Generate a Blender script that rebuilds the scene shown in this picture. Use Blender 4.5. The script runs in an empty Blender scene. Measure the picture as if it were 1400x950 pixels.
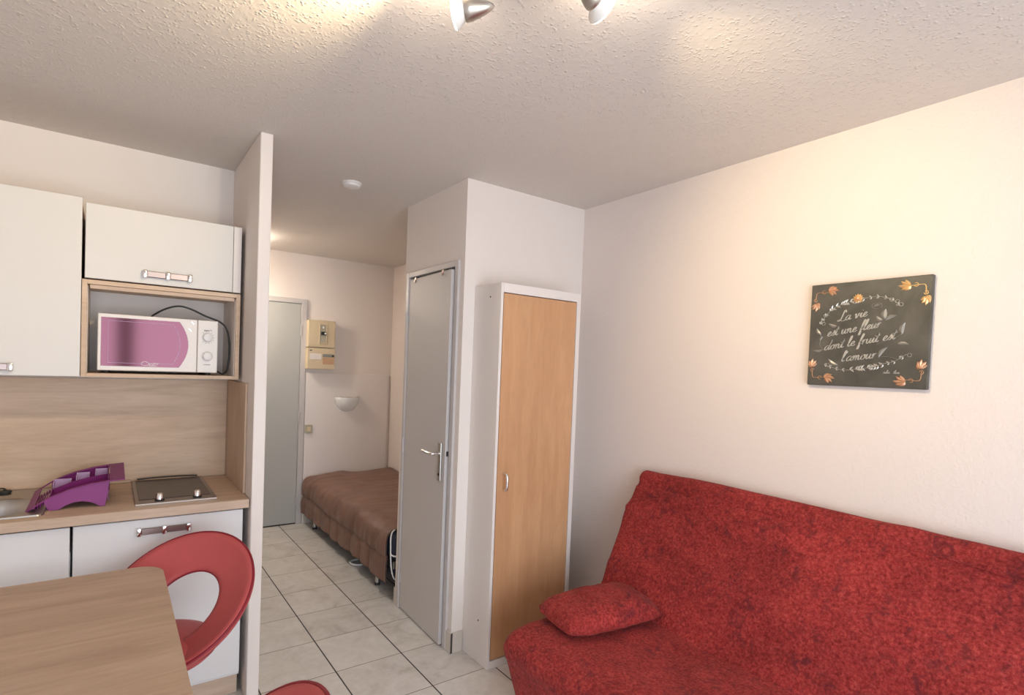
import bpy, bmesh, math, random
from mathutils import Vector, Matrix, noise
C = bpy.context.scene.collection
S = bpy.context.scene
PI = math.pi
random.seed(4)

# ------------------------------------------------------------------ camera
cam_d = bpy.data.cameras.new('camera'); cam = bpy.data.objects.new('camera', cam_d); C.objects.link(cam)
YAW, PITCH, ROLL, F = 0.61358, -0.02801, 0.03887, 747.3465
fw = Vector((math.sin(YAW)*math.cos(PITCH), math.cos(YAW)*math.cos(PITCH), math.sin(PITCH)))
rt = Vector((math.cos(YAW), -math.sin(YAW), 0)); up = rt.cross(fw)
r2 = math.cos(ROLL)*rt + math.sin(ROLL)*up; u2 = -math.sin(ROLL)*rt + math.cos(ROLL)*up
m = Matrix((r2, u2, -fw)).transposed().to_4x4(); m.translation = Vector((0, 0, 1.52012)); cam.matrix_world = m
cam_d.sensor_width = 36; cam_d.lens = F/1400*36
cam_d.shift_x = (700-678.6226)/1400; cam_d.shift_y = (524.2406-475)/1400
cam_d.clip_start = 0.02
S.camera = cam

# ------------------------------------------------------------------ light and exposure
w = bpy.data.worlds.new('world'); S.world = w; w.use_nodes = True
w.node_tree.nodes['Background'].inputs[0].default_value = (0.80, 0.90, 1.0, 1)
w.node_tree.nodes['Background'].inputs[1].default_value = 1.2
def area(name, loc, rot, sx, sy, e, col):
    d = bpy.data.lights.new(name, 'AREA'); d.shape = 'RECTANGLE'; d.size = sx; d.size_y = sy; d.energy = e; d.color = col
    o = bpy.data.objects.new(name, d); C.objects.link(o); o.location = loc; o.rotation_euler = rot; return o
# daylight coming in through the balcony opening in the rear wall, and bounced by the floor outside
area('daylight', (0.35, -1.66, 1.15), (PI/2, 0, 0), 2.3, 2.0, 62, (0.82, 0.90, 1.0))
S.view_settings.view_transform = 'Standard'; S.view_settings.look = 'None'
S.view_settings.gamma = 1; S.view_settings.use_curve_mapping = False
S.view_settings.exposure = 0.45

# ------------------------------------------------------------------ helpers
def obj(name, bm, mat, parent=None, smooth=None, kind=None):
    me = bpy.data.meshes.new(name); bmesh.ops.recalc_face_normals(bm, faces=bm.faces[:]); bm.to_mesh(me); bm.free()
    o = bpy.data.objects.new(name, me); C.objects.link(o)
    mats = mat if isinstance(mat, (list, tuple)) else [mat]
    for x in mats: me.materials.append(x)
    if smooth == 'all':
        for p in me.polygons: p.use_smooth = True
    elif smooth:
        for p in me.polygons: p.use_smooth = True
        me.set_sharp_from_angle(angle=math.radians(smooth))
    if parent: o.parent = parent
    if kind: o['kind'] = kind
    return o
def thing(name, label, cat, loc=(0, 0, 0), rotz=0, group=None):
    o = bpy.data.objects.new(name, None); C.objects.link(o); o.empty_display_size = .05
    o.location = loc; o.rotation_euler = (0, 0, rotz); o['label'] = label; o['category'] = cat
    if group: o['group'] = group
    return o
def tag(o, label, cat, group=None):
    o['label'] = label; o['category'] = cat
    if group: o['group'] = group
    return o
def world_parts(t, parts):     # parts modelled in room coordinates: shift them to the thing's base
    inv = Matrix.LocRotScale(t.location, t.rotation_euler, None).inverted()
    for o in parts:
        o.parent = t; o.data.transform(inv)
def box(bm, x0, x1, y0, y1, z0, z1, bev=0, seg=2, M=None, mi=0):
    r = bmesh.ops.create_cube(bm, size=1)['verts']
    for v in r:
        v.co = Vector((x0+(v.co.x+.5)*(x1-x0), y0+(v.co.y+.5)*(y1-y0), z0+(v.co.z+.5)*(z1-z0)))
    fs = set(f for v in r for f in v.link_faces)
    if bev:
        es = list(set(e for v in r for e in v.link_edges))
        q = bmesh.ops.bevel(bm, geom=es, offset=bev, segments=seg, affect='EDGES', profile=.5)
        vs = set(q['verts']) | set(v for f in q['faces'] for v in f.verts)
        fs = set(q['faces'])|set(f for v in vs for f in v.link_faces)
        r = list(set(v for f in fs for v in f.verts))
    for f in fs: f.material_index = mi
    if M:
        for v in r: v.co = M @ v.co
    return r
def B(x0, x1, y0, y1, z0, z1, bev=0, seg=2, M=None):
    bm = bmesh.new(); box(bm, x0, x1, y0, y1, z0, z1, bev, seg, M); return bm
def catmull(P, n=8, closed=False):
    P = [Vector(p) for p in P]; out = []; L = len(P)
    rng = L if closed else L-1
    for i in range(rng):
        if closed: a, b, c, d = P[i-1], P[i], P[(i+1) % L], P[(i+2) % L]
        else: a, b, c, d = P[max(i-1, 0)], P[i], P[i+1], P[min(i+2, L-1)]
        for k in range(n):
            t = k/n
            out.append(0.5*((2*b)+(c-a)*t+(2*a-5*b+4*c-d)*t*t+(3*b-a-3*c+d)*t**3))
    if not closed: out.append(P[-1])
    return out
def tube(bm, pts, rad, seg=8, closed=False):
    pts = [Vector(p) for p in pts]; L = len(pts); rings = []; prev = None
    for i, p in enumerate(pts):
        if closed: t = pts[(i+1) % L]-pts[i-1]
        else: t = pts[min(i+1, L-1)]-pts[max(i-1, 0)]
        if t.length < 1e-9: t = Vector((0, 0, 1))
        t.normalize()
        if prev is None:
            a = Vector((0, 0, 1)) if abs(t.z) < .9 else Vector((1, 0, 0)); n = t.cross(a).normalized()
        else:
            n = prev-t*prev.dot(t)
            n = n.normalized() if n.length > 1e-6 else t.orthogonal().normalized()
        prev = n; b = t.cross(n)
        r = rad(i/(L-1)) if callable(rad) else (rad[i] if isinstance(rad, (list, tuple)) else rad)
        rings.append([bm.verts.new(p+r*(math.cos(2*PI*k/seg)*n+math.sin(2*PI*k/seg)*b)) for k in range(seg)])
    for i in range(L if closed else L-1):
        A, Bq = rings[i], rings[(i+1) % L]
        for k in range(seg): bm.faces.new((A[k], A[(k+1) % seg], Bq[(k+1) % seg], Bq[k]))
    if not closed:
        bm.faces.new(rings[0][::-1]); bm.faces.new(rings[-1])
def lathe(bm, prof, seg=32, M=None):
    rings = []; vs = []
    for r, z in prof:
        if r < 1e-6: ring = [bm.verts.new((0, 0, z))]
        else: ring = [bm.verts.new((r*math.cos(2*PI*k/seg), r*math.sin(2*PI*k/seg), z)) for k in range(seg)]
        rings.append(ring); vs += ring
    for a, b in zip(rings, rings[1:]):
        for k in range(seg):
            j = (k+1) % seg
            if len(a) == 1 and len(b) == 1: continue
            if len(a) == 1: bm.faces.new((a[0], b[k], b[j]))
            elif len(b) == 1: bm.faces.new((a[k], a[j], b[0]))
            else: bm.faces.new((a[k], a[j], b[j], b[k]))
    if M:
        for v in vs: v.co = M @ v.co
    return vs
def prism(bm, poly, f0, f1):
    """poly: 2-d points; f0/f1 map (a,b) to 3-d on each side"""
    A = [bm.verts.new(f0(*p)) for p in poly]; D = [bm.verts.new(f1(*p)) for p in poly]; n = len(poly)
    bm.faces.new(A[::-1]); bm.faces.new(D)
    for i in range(n): bm.faces.new((A[i], A[(i+1) % n], D[(i+1) % n], D[i]))
def rounded(bm, cx, cy, cz, sx, sy, sz, r, n=24, fn=None, rz=None):
    """dense rounded box; fn deforms each point (given centred point p and half sizes)"""
    h = Vector((sx/2, sy/2, sz/2)); rz = r if rz is None else rz
    grid = {}
    def V(i, j, k):
        key = (i, j, k)
        if key not in grid:
            def cc(t, N, H, R):      # denser near the edges
                a = t/N*2-1; return H*math.copysign(1-(1-abs(a))**1.25, a)
            p = Vector((cc(i, nx, h.x, r), cc(j, ny, h.y, r), cc(k, nz, h.z, r)))
            q = Vector((max(-(h.x-r), min(h.x-r, p.x)), max(-(h.y-r), min(h.y-r, p.y)), max(-(h.z-rz), min(h.z-rz, p.z))))
            d = p-q; d2 = Vector((d.x/r, d.y/r, d.z/rz))
            if d2.length > 1e-9:
                mx = max(abs(d2.x), abs(d2.y), abs(d2.z)); d2 = d2.normalized()*mx
                p = q+Vector((d2.x*r, d2.y*r, d2.z*rz))
            p = p+Vector((cx, cy, cz))
            if fn: p = fn(p)
            grid[key] = bm.verts.new(p)
        return grid[key]
    mxs = max(sx, sy, sz); nx = max(6, int(n*sx/mxs)); ny = max(6, int(n*sy/mxs)); nz = max(6, int(n*sz/mxs))
    for i in range(nx):
        for j in range(ny):
            bm.faces.new((V(i, j, 0), V(i, j+1, 0), V(i+1, j+1, 0), V(i+1, j, 0)))
            bm.faces.new((V(i, j, nz), V(i+1, j, nz), V(i+1, j+1, nz), V(i, j+1, nz)))
    for i in range(nx):
        for k in range(nz):
            bm.faces.new((V(i, 0, k), V(i+1, 0, k), V(i+1, 0, k+1), V(i, 0, k+1)))
            bm.faces.new((V(i, ny, k), V(i, ny, k+1), V(i+1, ny, k+1), V(i+1, ny, k)))
    for j in range(ny):
        for k in range(nz):
            bm.faces.new((V(0, j, k), V(0, j, k+1), V(0, j+1, k+1), V(0, j+1, k)))
            bm.faces.new((V(nx, j, k), V(nx, j+1, k), V(nx, j+1, k+1), V(nx, j, k+1)))
def nz3(p, s, seed=0): return noise.noise(Vector((p[0]*s+seed*7.3, p[1]*s+seed*3.1, p[2]*s-seed*5.7)))

# ------------------------------------------------------------------ materials
class NT:
    def __init__(self, name, col=(.8, .8, .8), rough=.5, metal=0, spec=.5):
        self.m = bpy.data.materials.new(name); self.m.use_nodes = True; self.t = self.m.node_tree
        self.b = self.t.nodes['Principled BSDF']
        self.set('Base Color', (*col, 1)); self.set('Roughness', rough); self.set('Metallic', metal); self.set('Specular IOR Level', spec)
    def set(self, k, v): self.b.inputs[k].default_value = v
    def n(self, typ, **kw):
        x = self.t.nodes.new(typ)
        for k, v in kw.items():
            if k in x.inputs.keys() if isinstance(k, str) else False: x.inputs[k].default_value = v
            else: setattr(x, k, v)
        return x
    def l(self, a, b): self.t.links.new(a, b)
    def coord(self, scale=(1, 1, 1), rot=(0, 0, 0), out='Object'):
        c = self.t.nodes.new('ShaderNodeTexCoord'); mp = self.t.nodes.new('ShaderNodeMapping')
        mp.inputs['Scale'].default_value = scale; mp.inputs['Rotation'].default_value = rot
        self.l(c.outputs[out], mp.inputs[0]); return mp.outputs[0]
    def noise(self, vec, scale, detail=3, rough=.5, dist=0):
        x = self.t.nodes.new('ShaderNodeTexNoise'); x.inputs['Scale'].default_value = scale; x.inputs['Detail'].default_value = detail
        x.inputs['Roughness'].default_value = rough; x.inputs['Distortion'].default_value = dist
        if vec is not None: self.l(vec, x.inputs['Vector'])
        return x.outputs['Fac']
    def ramp(self, fac, stops):
        x = self.t.nodes.new('ShaderNodeValToRGB'); e = x.color_ramp.elements
        while len(e) < len(stops): e.new(.5)
        for q, (p, c) in zip(e, stops): q.position = p; q.color = (*c, 1) if len(c) == 3 else c
        self.l(fac, x.inputs[0]); return x.outputs[0]
    def mix(self, a, b, fac, mode='MIX'):
        x = self.t.nodes.new('ShaderNodeMix'); x.data_type = 'RGBA'; x.blend_type = mode
        for s, v in ((x.inputs[0], fac), (x.inputs[6], a), (x.inputs[7], b)):
            if isinstance(v, (int, float)): s.default_value = v
            elif isinstance(v, tuple): s.default_value = (*v, 1)
            else: self.l(v, s)
        return x.outputs[2]
    def math(self, op, a, b=None, c=None):
        x = self.t.nodes.new('ShaderNodeMath'); x.operation = op
        for i, v in enumerate((a, b, c)):
            if v is None: continue
            if isinstance(v, (int, float)): x.inputs[i].default_value = v
            else: self.l(v, x.inputs[i])
        return x.outputs[0]
    def bump(self, h, strength, dist):
        x = self.t.nodes.new('ShaderNodeBump'); x.inputs['Strength'].default_value = strength; x.inputs['Distance'].default_value = dist
        self.l(h, x.inputs['Height']); self.l(x.outputs[0], self.b.inputs['Normal'])
    def col(self, s): self.l(s, self.b.inputs['Base Color'])

def paint(name, col, sc=90, st=.25, dist=.003, rough=.75, det=2):
    a = NT(name, col, rough, spec=.25); v = a.coord(); f = a.noise(v, sc, det, .55); a.bump(f, st, dist); return a.m
def wood(name, c1, c2, c3, axis='X', sc=1.0, rough=.45, streak=.5):
    a = NT(name, c1, rough, spec=.35)
    s = {'X': (1.1, 9, 9), 'Y': (9, 1.1, 9), 'Z': (9, 9, 1.1)}[axis]
    v = a.coord(tuple(k*sc for k in s))
    f = a.noise(v, 1.6, 6, .62, .7); f2 = a.noise(v, 9, 4, .6, .2)
    v2 = a.coord(tuple(k*sc*.35 for k in s)); f3 = a.noise(v2, 1.3, 2, .5, .3)
    base = a.ramp(f, [(.30, c2), (.50, c1), (.72, c3)])
    fine = a.ramp(f2, [(.35, (.80, .78, .76)), (.6, (1, 1, 1))])
    c = a.mix(base, fine, streak, 'MULTIPLY')
    big = a.ramp(f3, [(.35, (.86, .84, .82)), (.65, (1, 1, 1))])
    a.col(a.mix(c, big, .7, 'MULTIPLY')); a.bump(f2, .08, .001); return a.m
def plain(name, col, rough=.5, metal=0, spec=.5, **kw):
    a = NT(name, col, rough, metal, spec)
    v = a.coord(); f = a.noise(v, 40, 2); a.bump(f, .04, .0005)
    for k, x in kw.items(): a.set(k.replace('_', ' '), x)
    return a.m

M = {}
M['wall'] = paint('wall_paint', (.80, .715, .67), 95, .5, .004, det=3)
M['wall_smooth'] = paint('smooth_wall_paint', (.82, .75, .70), 50, .08, .002)
def ceiling_mat():
    a = NT('stippled_ceiling', (.70, .645, .60), .85, spec=.15)
    v = a.coord(); v1 = a.t.nodes.new('ShaderNodeTexVoronoi'); v1.feature = 'SMOOTH_F1'; v1.inputs['Scale'].default_value = 100; v1.inputs['Smoothness'].default_value = .6
    a.l(v, v1.inputs['Vector']); nn = a.noise(v, 38, 3, .6)
    keep = a.ramp(a.noise(v, 55, 1), [(.42, (0, 0, 0)), (.62, (1, 1, 1))])
    blob = a.math('MULTIPLY', a.math('SUBTRACT', .5, a.math('MINIMUM', v1.outputs['Distance'], .5)), keep)
    a.bump(a.math('ADD', a.math('MULTIPLY', nn, .35), blob), .75, .006); return a.m
M['ceiling'] = ceiling_mat()
M['panel'] = paint('lower_wall_paint', (.80, .745, .715), 40, .05, .002)
M['oak'] = wood('sonoma_oak', (.66, .485, .345), (.56, .40, .28), (.74, .565, .42), 'X', 1.0, .5, .35)
M['oak_side'] = wood('sonoma_oak_upright', (.60, .44, .315), (.53, .38, .27), (.68, .51, .38), 'Z', 1.0, .5, .35)
M['oak_table'] = wood('oak_tabletop', (.58, .415, .295), (.48, .33, .23), (.66, .49, .365), 'X', .9, .42, .35)
M['oak_edge'] = wood('oak_edge_strip', (.60, .45, .34), (.53, .40, .29), (.66, .50, .39), 'X', 1, .5)
M['beech'] = wood('beech_veneer', (.64, .36, .19), (.60, .33, .17), (.69, .40, .215), 'Z', 1.1, .38, .25)
M['cab'] = plain('cabinet_white', (.70, .67, .635), .42, 0, .4)
M['cab_low'] = plain('cabinet_lower_white', (.76, .745, .74), .38, 0, .4)
M['carcass'] = plain('carcass_grey', (.80, .73, .68), .6)
M['wardrobe'] = plain('wardrobe_white', (.80, .745, .71), .4)
M['door'] = plain('door_grey', (.56, .53, .51), .45, 0, .4)
M['frame'] = plain('door_frame_grey', (.56, .53, .52), .35)
M['chrome'] = plain('chrome', (.80, .79, .78), .13, 1)
M['steel'] = plain('brushed_steel', (.50, .48, .45), .32, 1)
M['bronze_and_reflection'] = plain('bronze_and_dark_reflection', (.34, .27, .25), .30, 1)
M['brown_edge'] = plain('dark_brown_piping', (.035, .018, .014), .6)
M['steel_dark'] = plain('dark_steel', (.34, .30, .28), .38, 1)
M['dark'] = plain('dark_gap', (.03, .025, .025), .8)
M['white_plastic'] = plain('white_plastic', (.80, .77, .75), .4)
M['micro'] = plain('microwave_enamel', (.78, .72, .67), .35)
M['cream'] = plain('cream_plastic', (.66, .54, .36), .45)
M['beige_grey'] = plain('switch_beige', (.45, .41, .31), .5)
M['black'] = plain('black_rubber', (.02, .02, .02), .5)
M['navy'] = plain('navy_fabric', (.02, .025, .045), .8)
M['white_cloth'] = plain('white_piping', (.75, .74, .72), .7)
M['skirting'] = plain('skirting_tile', (.60, .54, .48), .35)
M['grout'] = plain('grout_dark', (.06, .05, .045), .9)
M['leather'] = plain('red_leatherette', (.50, .088, .088), .45, 0, .4)
M['leather_edge'] = plain('red_piping', (.24, .008, .022), .45)
M['bulb_glass'] = plain('bulb_glass', (.9, .88, .84), .15)
def emit(name, col, s):
    a = NT(name, col, .3); a.set('Emission Color', (*col, 1)); a.set('Emission Strength', s); return a.m
M['bulb_on'] = emit('lit_bulb', (1.0, .88, .70), 12)
def floor_mat():
    a = NT('floor_tiles', (.7, .65, .58), .28, spec=.5)
    c = a.t.nodes.new('ShaderNodeTexCoord'); sp = a.t.nodes.new('ShaderNodeSeparateXYZ'); a.l(c.outputs['Object'], sp.inputs[0])
    s, tx, ty = .34875, 1.27207, 2.93132
    def line(o, off, wd):
        f = a.math('FRACT', a.math('DIVIDE', a.math('ADD', o, s*40-off+wd), s)); return a.math('LESS_THAN', f, 2*wd/s)
    lx = line(sp.outputs[0], tx, .0032); ly = line(sp.outputs[1], ty, .0021)
    # per tile tone
    cx = a.math('FLOOR', a.math('DIVIDE', a.math('ADD', sp.outputs[0], s*40-tx), s)); cy = a.math('FLOOR', a.math('DIVIDE', a.math('ADD', sp.outputs[1], s*40-ty), s))
    cb = a.t.nodes.new('ShaderNodeCombineXYZ'); a.l(cx, cb.inputs[0]); a.l(cy, cb.inputs[1])
    wn = a.t.nodes.new('ShaderNodeTexWhiteNoise'); a.l(cb.outputs[0], wn.inputs[0])
    off = a.t.nodes.new('ShaderNodeVectorMath'); off.operation = 'MULTIPLY_ADD'; a.l(wn.outputs['Color'], off.inputs[0]); off.inputs[1].default_value = (9, 9, 9); a.l(c.outputs['Object'], off.inputs[2])
    n1 = a.noise(off.outputs[0], 5, 6, .65, .8); n2 = a.noise(off.outputs[0], 28, 3, .6)
    tile = a.ramp(n1, [(.28, (.55, .515, .475)), (.45, (.68, .65, .615)), (.7, (.75, .73, .70))])
    tile = a.mix(tile, a.ramp(n2, [(.3, (.90, .89, .87)), (.6, (1, 1, 1))]), .6, 'MULTIPLY')
    t = a.math('MULTIPLY_ADD', wn.outputs['Value'], .07, .95); cc = a.t.nodes.new('ShaderNodeCombineXYZ')
    for i in range(3): a.l(t, cc.inputs[i])
    tile = a.mix(tile, cc.outputs[0], 1.0, 'MULTIPLY')
    k = a.mix(tile, (.17, .14, .115), ly); k = a.mix(k, (.035, .03, .028), lx); a.col(k)
    g = a.math('MAXIMUM', lx, ly); a.l(a.math('MULTIPLY_ADD', g, .5, .26), a.b.inputs['Roughness'])
    a.bump(a.math('SUBTRACT', a.math('MULTIPLY', n1, .15), g), .5, .002); return a.m
M['floor'] = floor_mat()
def red_fabric():
    a = NT('red_mottled_fabric', (.4, .03, .03), .85, spec=.15)
    v = a.coord(); n1 = a.noise(v, 7, 4, .62, .4); n2 = a.noise(v, 95, 4, .75, .3)
    vs = a.coord((1, .35, .35)); n3 = a.noise(vs, 130, 3, .7); n4 = a.noise(v, 17, 5, .75, 1.2)
    base = a.ramp(n2, [(.33, (.22, .020, .022)), (.5, (.38, .044, .040)), (.68, (.52, .088, .074))])
    crk = a.t.nodes.new('ShaderNodeTexVoronoi'); crk.feature = 'DISTANCE_TO_EDGE'; crk.inputs['Scale'].default_value = 42; a.l(v, crk.inputs['Vector'])
    crack = a.ramp(crk.outputs['Distance'], [(.0, (.80, .78, .78)), (.10, (1, 1, 1))])
    base = a.mix(base, crack, a.ramp(a.noise(v, 16, 2), [(.45, (0, 0, 0)), (.6, (1, 1, 1))]), 'MULTIPLY')
    base = a.mix(base, a.ramp(n3, [(.35, (.70, .66, .66)), (.62, (1.12, 1.1, 1.1))]), .8, 'MULTIPLY')
    blot = a.math('MULTIPLY', a.ramp(n4, [(.49, (0, 0, 0)), (.62, (1, 1, 1))]), a.ramp(n1, [(.44, (.12, .12, .12)), (.58, (1, 1, 1))]))
    c = a.mix(base, (.115, .022, .028), a.math('MULTIPLY', blot, .72))
    big = a.noise(a.coord((1, .6, 1.0)), 3.2, 3, .6, .6)
    c = a.mix(c, a.ramp(big, [(.32, (.66, .60, .62)), (.62, (1.08, 1.02, 1))]), .85, 'MULTIPLY')
    a.col(c); a.set('Sheen Weight', .12); a.set('Sheen Tint', (1, .5, .45, 1)); a.set('Sheen Roughness', .5)
    a.bump(a.math('ADD', n2, a.math('MULTIPLY', n3, .6)), .5, .004); return a.m
M['red'] = red_fabric()
def brown_satin():
    a = NT('brown_satin', (.19, .098, .068), .5, spec=.35); v = a.coord()
    n = a.noise(v, 120, 2); n1 = a.noise(v, 6, 3)
    a.col(a.ramp(n1, [(.3, (.165, .084, .057)), (.7, (.22, .118, .084))])); a.set('Sheen Weight', .05); a.bump(n, .12, .001); return a.m
M['brown'] = brown_satin()
def micro_glass():
    a = NT('microwave_window', (.085, .034, .044), .09, 1.0, .5); v = a.coord((1, 1, 1), out='Object')
    f = a.noise(v, 500, 1); a.bump(f, .02, .0002); return a.m
M['mglass'] = micro_glass()
def purple_mat():
    a = NT('purple_translucent_plastic', (.25, .018, .19), .42, spec=.3); a.set('Transmission Weight', .12); a.set('Subsurface Weight', .0)
    v = a.coord(); a.bump(a.noise(v, 60, 2), .03, .0005); return a.m
M['purple'] = purple_mat()
M['purple_light'] = plain('purple_light_plastic', (.55, .36, .58), .25)
def hob_mat():
    a = NT('hob_surface', (.18, .15, .14), .35, .7); v = a.coord((1, 6, 1)); f = a.noise(v, 14, 5, .7, 1.2)
    a.col(a.ramp(f, [(.3, (.09, .072, .068)), (.7, (.16, .135, .125))])); a.bump(f, .15, .001); return a.m
M['hob'] = hob_mat()
def board_mat():
    a = NT('plaque_slate', (.05, .048, .045), .45, spec=.5); v = a.coord(); f = a.noise(v, 9, 4, .6, .5); f2 = a.noise(v, 160, 2)
    a.col(a.ramp(f, [(.3, (.050, .047, .040)), (.7, (.105, .098, .084))])); a.bump(f2, .25, .001); return a.m
M['board'] = board_mat()
M['silver'] = plain('silver_relief', (.62, .60, .56), .35, .55)
M['silver_dim'] = plain('dull_silver_relief', (.33, .32, .30), .4, .55)
M['gold'] = plain('gold_relief', (.78, .52, .24), .35, .5)
M['copper'] = plain('copper_relief', (.62, .36, .22), .38, .5)
def sconce_glass():
    a = NT('frosted_glass', (.90, .90, .89), .25, spec=.7); a.set('Transmission Weight', .15)
    v = a.coord(); a.bump(a.noise(v, 45, 3, .7), .4, .003); return a.m
M['frost'] = sconce_glass()

# ------------------------------------------------------------------ room constants (metres)
H = 2.5; XR = 2.3306; XB = 1.4954; YB = 2.4492; YBE = 3.154; YE = 5.19
XP1, XP2, YP, YK = .510, .561, 2.556, 3.186
YREAR = -1.6; XL = -1.9

def struct(name, bm, mat, **k): return obj(name, bm, mat, kind='structure', **k)
struct('floor', B(XL, XR, YREAR, YE, -.1, 0), M['floor'])
struct('ceiling', B(XL-.1, XR+.1, YREAR-.1, YE+.1, H, H+.1), M['ceiling'])
struct('wall_right', B(XR, XR+.1, YREAR-.1, YE, -.1, H), M['wall'])
struct('wall_end', B(XP2, XR+.1, YE, YE+.1, -.1, H), M['wall_smooth'])
struct('wall_left', B(XL-.1, XL, YREAR-.1, YK+.1, -.1, H), M['wall'])
struct('wall_kitchen', B(XL, XP1, YK, YK+.1, 0, H), M['wall_smooth'])
bm = bmesh.new(); box(bm, XP1, XP2, YP, YE, 0, H, .003, 1)
struct('wall_partition', bm, M['wall_smooth'])
# rear wall with the balcony opening the daylight comes through
bm = bmesh.new(); box(bm, XL, -.85, YREAR-.1, YREAR, 0, H); box(bm, 1.55, XR, YREAR-.1, YREAR, 0, H); box(bm, -.85, 1.55, YREAR-.1, YREAR, 2.2, H)
struct('wall_rear', bm, M['wall'])
wf = bmesh.new()
for a, b, c, d in ((-.85, 1.55, 2.14, 2.2), (-.85, 1.55, 0, .05), (-.85, -.79, .05, 2.14), (1.49, 1.55, .05, 2.14), (.04, .20, .05, 2.14)):  # last bar: unseen wide mullion, added to darken the microwave reflection's left part
    box(wf, a, b, YREAR-.07, YREAR-.02, c, d, .004, 1)
struct('window_1', wf, M['white_plastic'])
# bathroom box: core, and a thin skin around the door opening
bm = bmesh.new()
box(bm, XB+.09, XR, YB+.01, YBE, 0, H); box(bm, XB, XR, YB, YB+.01, 0, H)
box(bm, XB, XB+.09, YB+.01, 2.500, 0, H); box(bm, XB, XB+.09, 3.108, YBE, 0, H); box(bm, XB, XB+.09, 2.500, 3.108, 2.075, H)
struct('wall_bathroom', bm, M['wall_smooth'])

# baseboards
def skirt(name, x0, x1, y0, y1, z=.108):
    return struct(name, B(x0, x1, y0, y1, 0, z, .002, 1), M['skirting'])
s1 = bmesh.new(); box(s1, XB-.009, XB, YB-.009, 2.497, 0, .108, .0015, 1); box(s1, XB+.003, 1.561, YB-.009, YB, 0, .108, .0015, 1)
struct('baseboard_corner', s1, M['skirting'])
g_ = struct('trim_1', B(XB-.0085, XB+.003, YB-.0095, YB-.003, 0, .107), M['grout'])
skirt('baseboard_far', XB-.009, XB, 3.118, YBE+.002)
skirt('baseboard_end', 1.487, XR, YE-.029, YE-.02, .09)
skirt('baseboard_right', XR-.009, XR, YREAR, 2.2)
# lower end wall stands a little proud and stops in a ledge at 1.41 m
struct('trim_2', B(1.475, 2.300, YE-.02, YE, 0, 1.41, .003, 1), M['panel'])

# ------------------------------------------------------------------ bathroom door
d2 = bpy.data.objects.new('door_2', None); C.objects.link(d2); d2['kind'] = 'structure'; d2.location = (XB, 2.8, 0)
P = []
bm = bmesh.new()
for a, b, c, d in ((2.494, 2.530, 0, 2.085), (3.082, 3.115, 0, 2.085), (2.530, 3.082, 2.052, 2.085)):
    box(bm, XB-.012, XB+.05, a, b, c, d, .003, 1)
# rebate (stop) inside the frame
box(bm, XB+.035, XB+.05, 2.52, 2.548, 0, 2.06, .002, 1); box(bm, XB+.035, XB+.05, 3.065, 3.09, 0, 2.06, .002, 1); box(bm, XB+.035, XB+.05, 2.54, 3.08, 2.03, 2.06, .002, 1)
P.append(obj('door_frame', bm, M['frame']))
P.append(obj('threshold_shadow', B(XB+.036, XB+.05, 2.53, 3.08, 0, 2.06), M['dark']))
# leaf hinged at the far side, standing slightly ajar
leafM = Matrix.Translation((XB-.006, 3.078, 0)) @ Matrix.Rotation(math.radians(-2.0), 4, 'Z')
bm = bmesh.new(); box(bm, 0, .038, -.530, 0, .008, 2.040, .003, 2, leafM)
leaf = obj('door_leaf', bm, M['door']); P.append(leaf)
bm = bmesh.new(); box(bm, -.0015, .036, -.5385, -.530, .010, 2.038, .002, 1, leafM)
P.append(obj('leaf_edge', bm, M['frame']))
bm = bmesh.new(); box(bm, .006, .026, -.5405, -.538, 1.035, 1.062, 0, 1, leafM)
P.append(obj('latch', bm, M['dark']))
for z in (1.80, 1.02, .20):
    bm = bmesh.new(); tube(bm, [leafM @ Vector((-.006, .008, z-.045)), leafM @ Vector((-.006, .008, z+.045))], .0075, 10)
    box(bm, -.003, .001, -.012, .03, z-.035, z+.035, 0, 1, leafM)
    P.append(obj('hinge', bm, M['frame'], smooth=40))
for y in (-.085, -.44):
    bm = bmesh.new(); box(bm, -.004, .002, y-.011, y+.011, 2.018, 2.046, .002, 2, leafM); box(bm, -.010, -.003, y-.005, y+.005, 2.014, 2.030, .002, 2, leafM)
    P.append(obj('over_door_hook', bm, M['bronze_and_reflection']))
bm = bmesh.new(); box(bm, -.010, 0, -.505, -.468, .895, 1.105, .003, 2, leafM)
hp = obj('handle_plate', bm, M['steel']); P.append(hp)
bm = bmesh.new()
tube(bm, [leafM @ Vector(q) for q in catmull([(-.006, -.487, 1.045), (-.03, -.487, 1.045), (-.052, -.484, 1.045), (-.058, -.470, 1.045), (-.060, -.42, 1.047), (-.058, -.375, 1.05)], 5)], .0085, 12)
tube(bm, [leafM @ Vector((-.009, -.487, 1.045)), leafM @ Vector((-.014, -.487, 1.045))], .014, 16)
bm2 = bmesh.new(); tube(bm2, [leafM @ Vector((-.0095, -.487, .93)), leafM @ Vector((-.0125, -.487, .93))], .008, 14)
lever = obj('lever', bm, M['chrome'], smooth=50); P.append(lever); P.append(obj('key_cylinder', bm2, M['dark']))
world_parts(d2, P)

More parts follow.
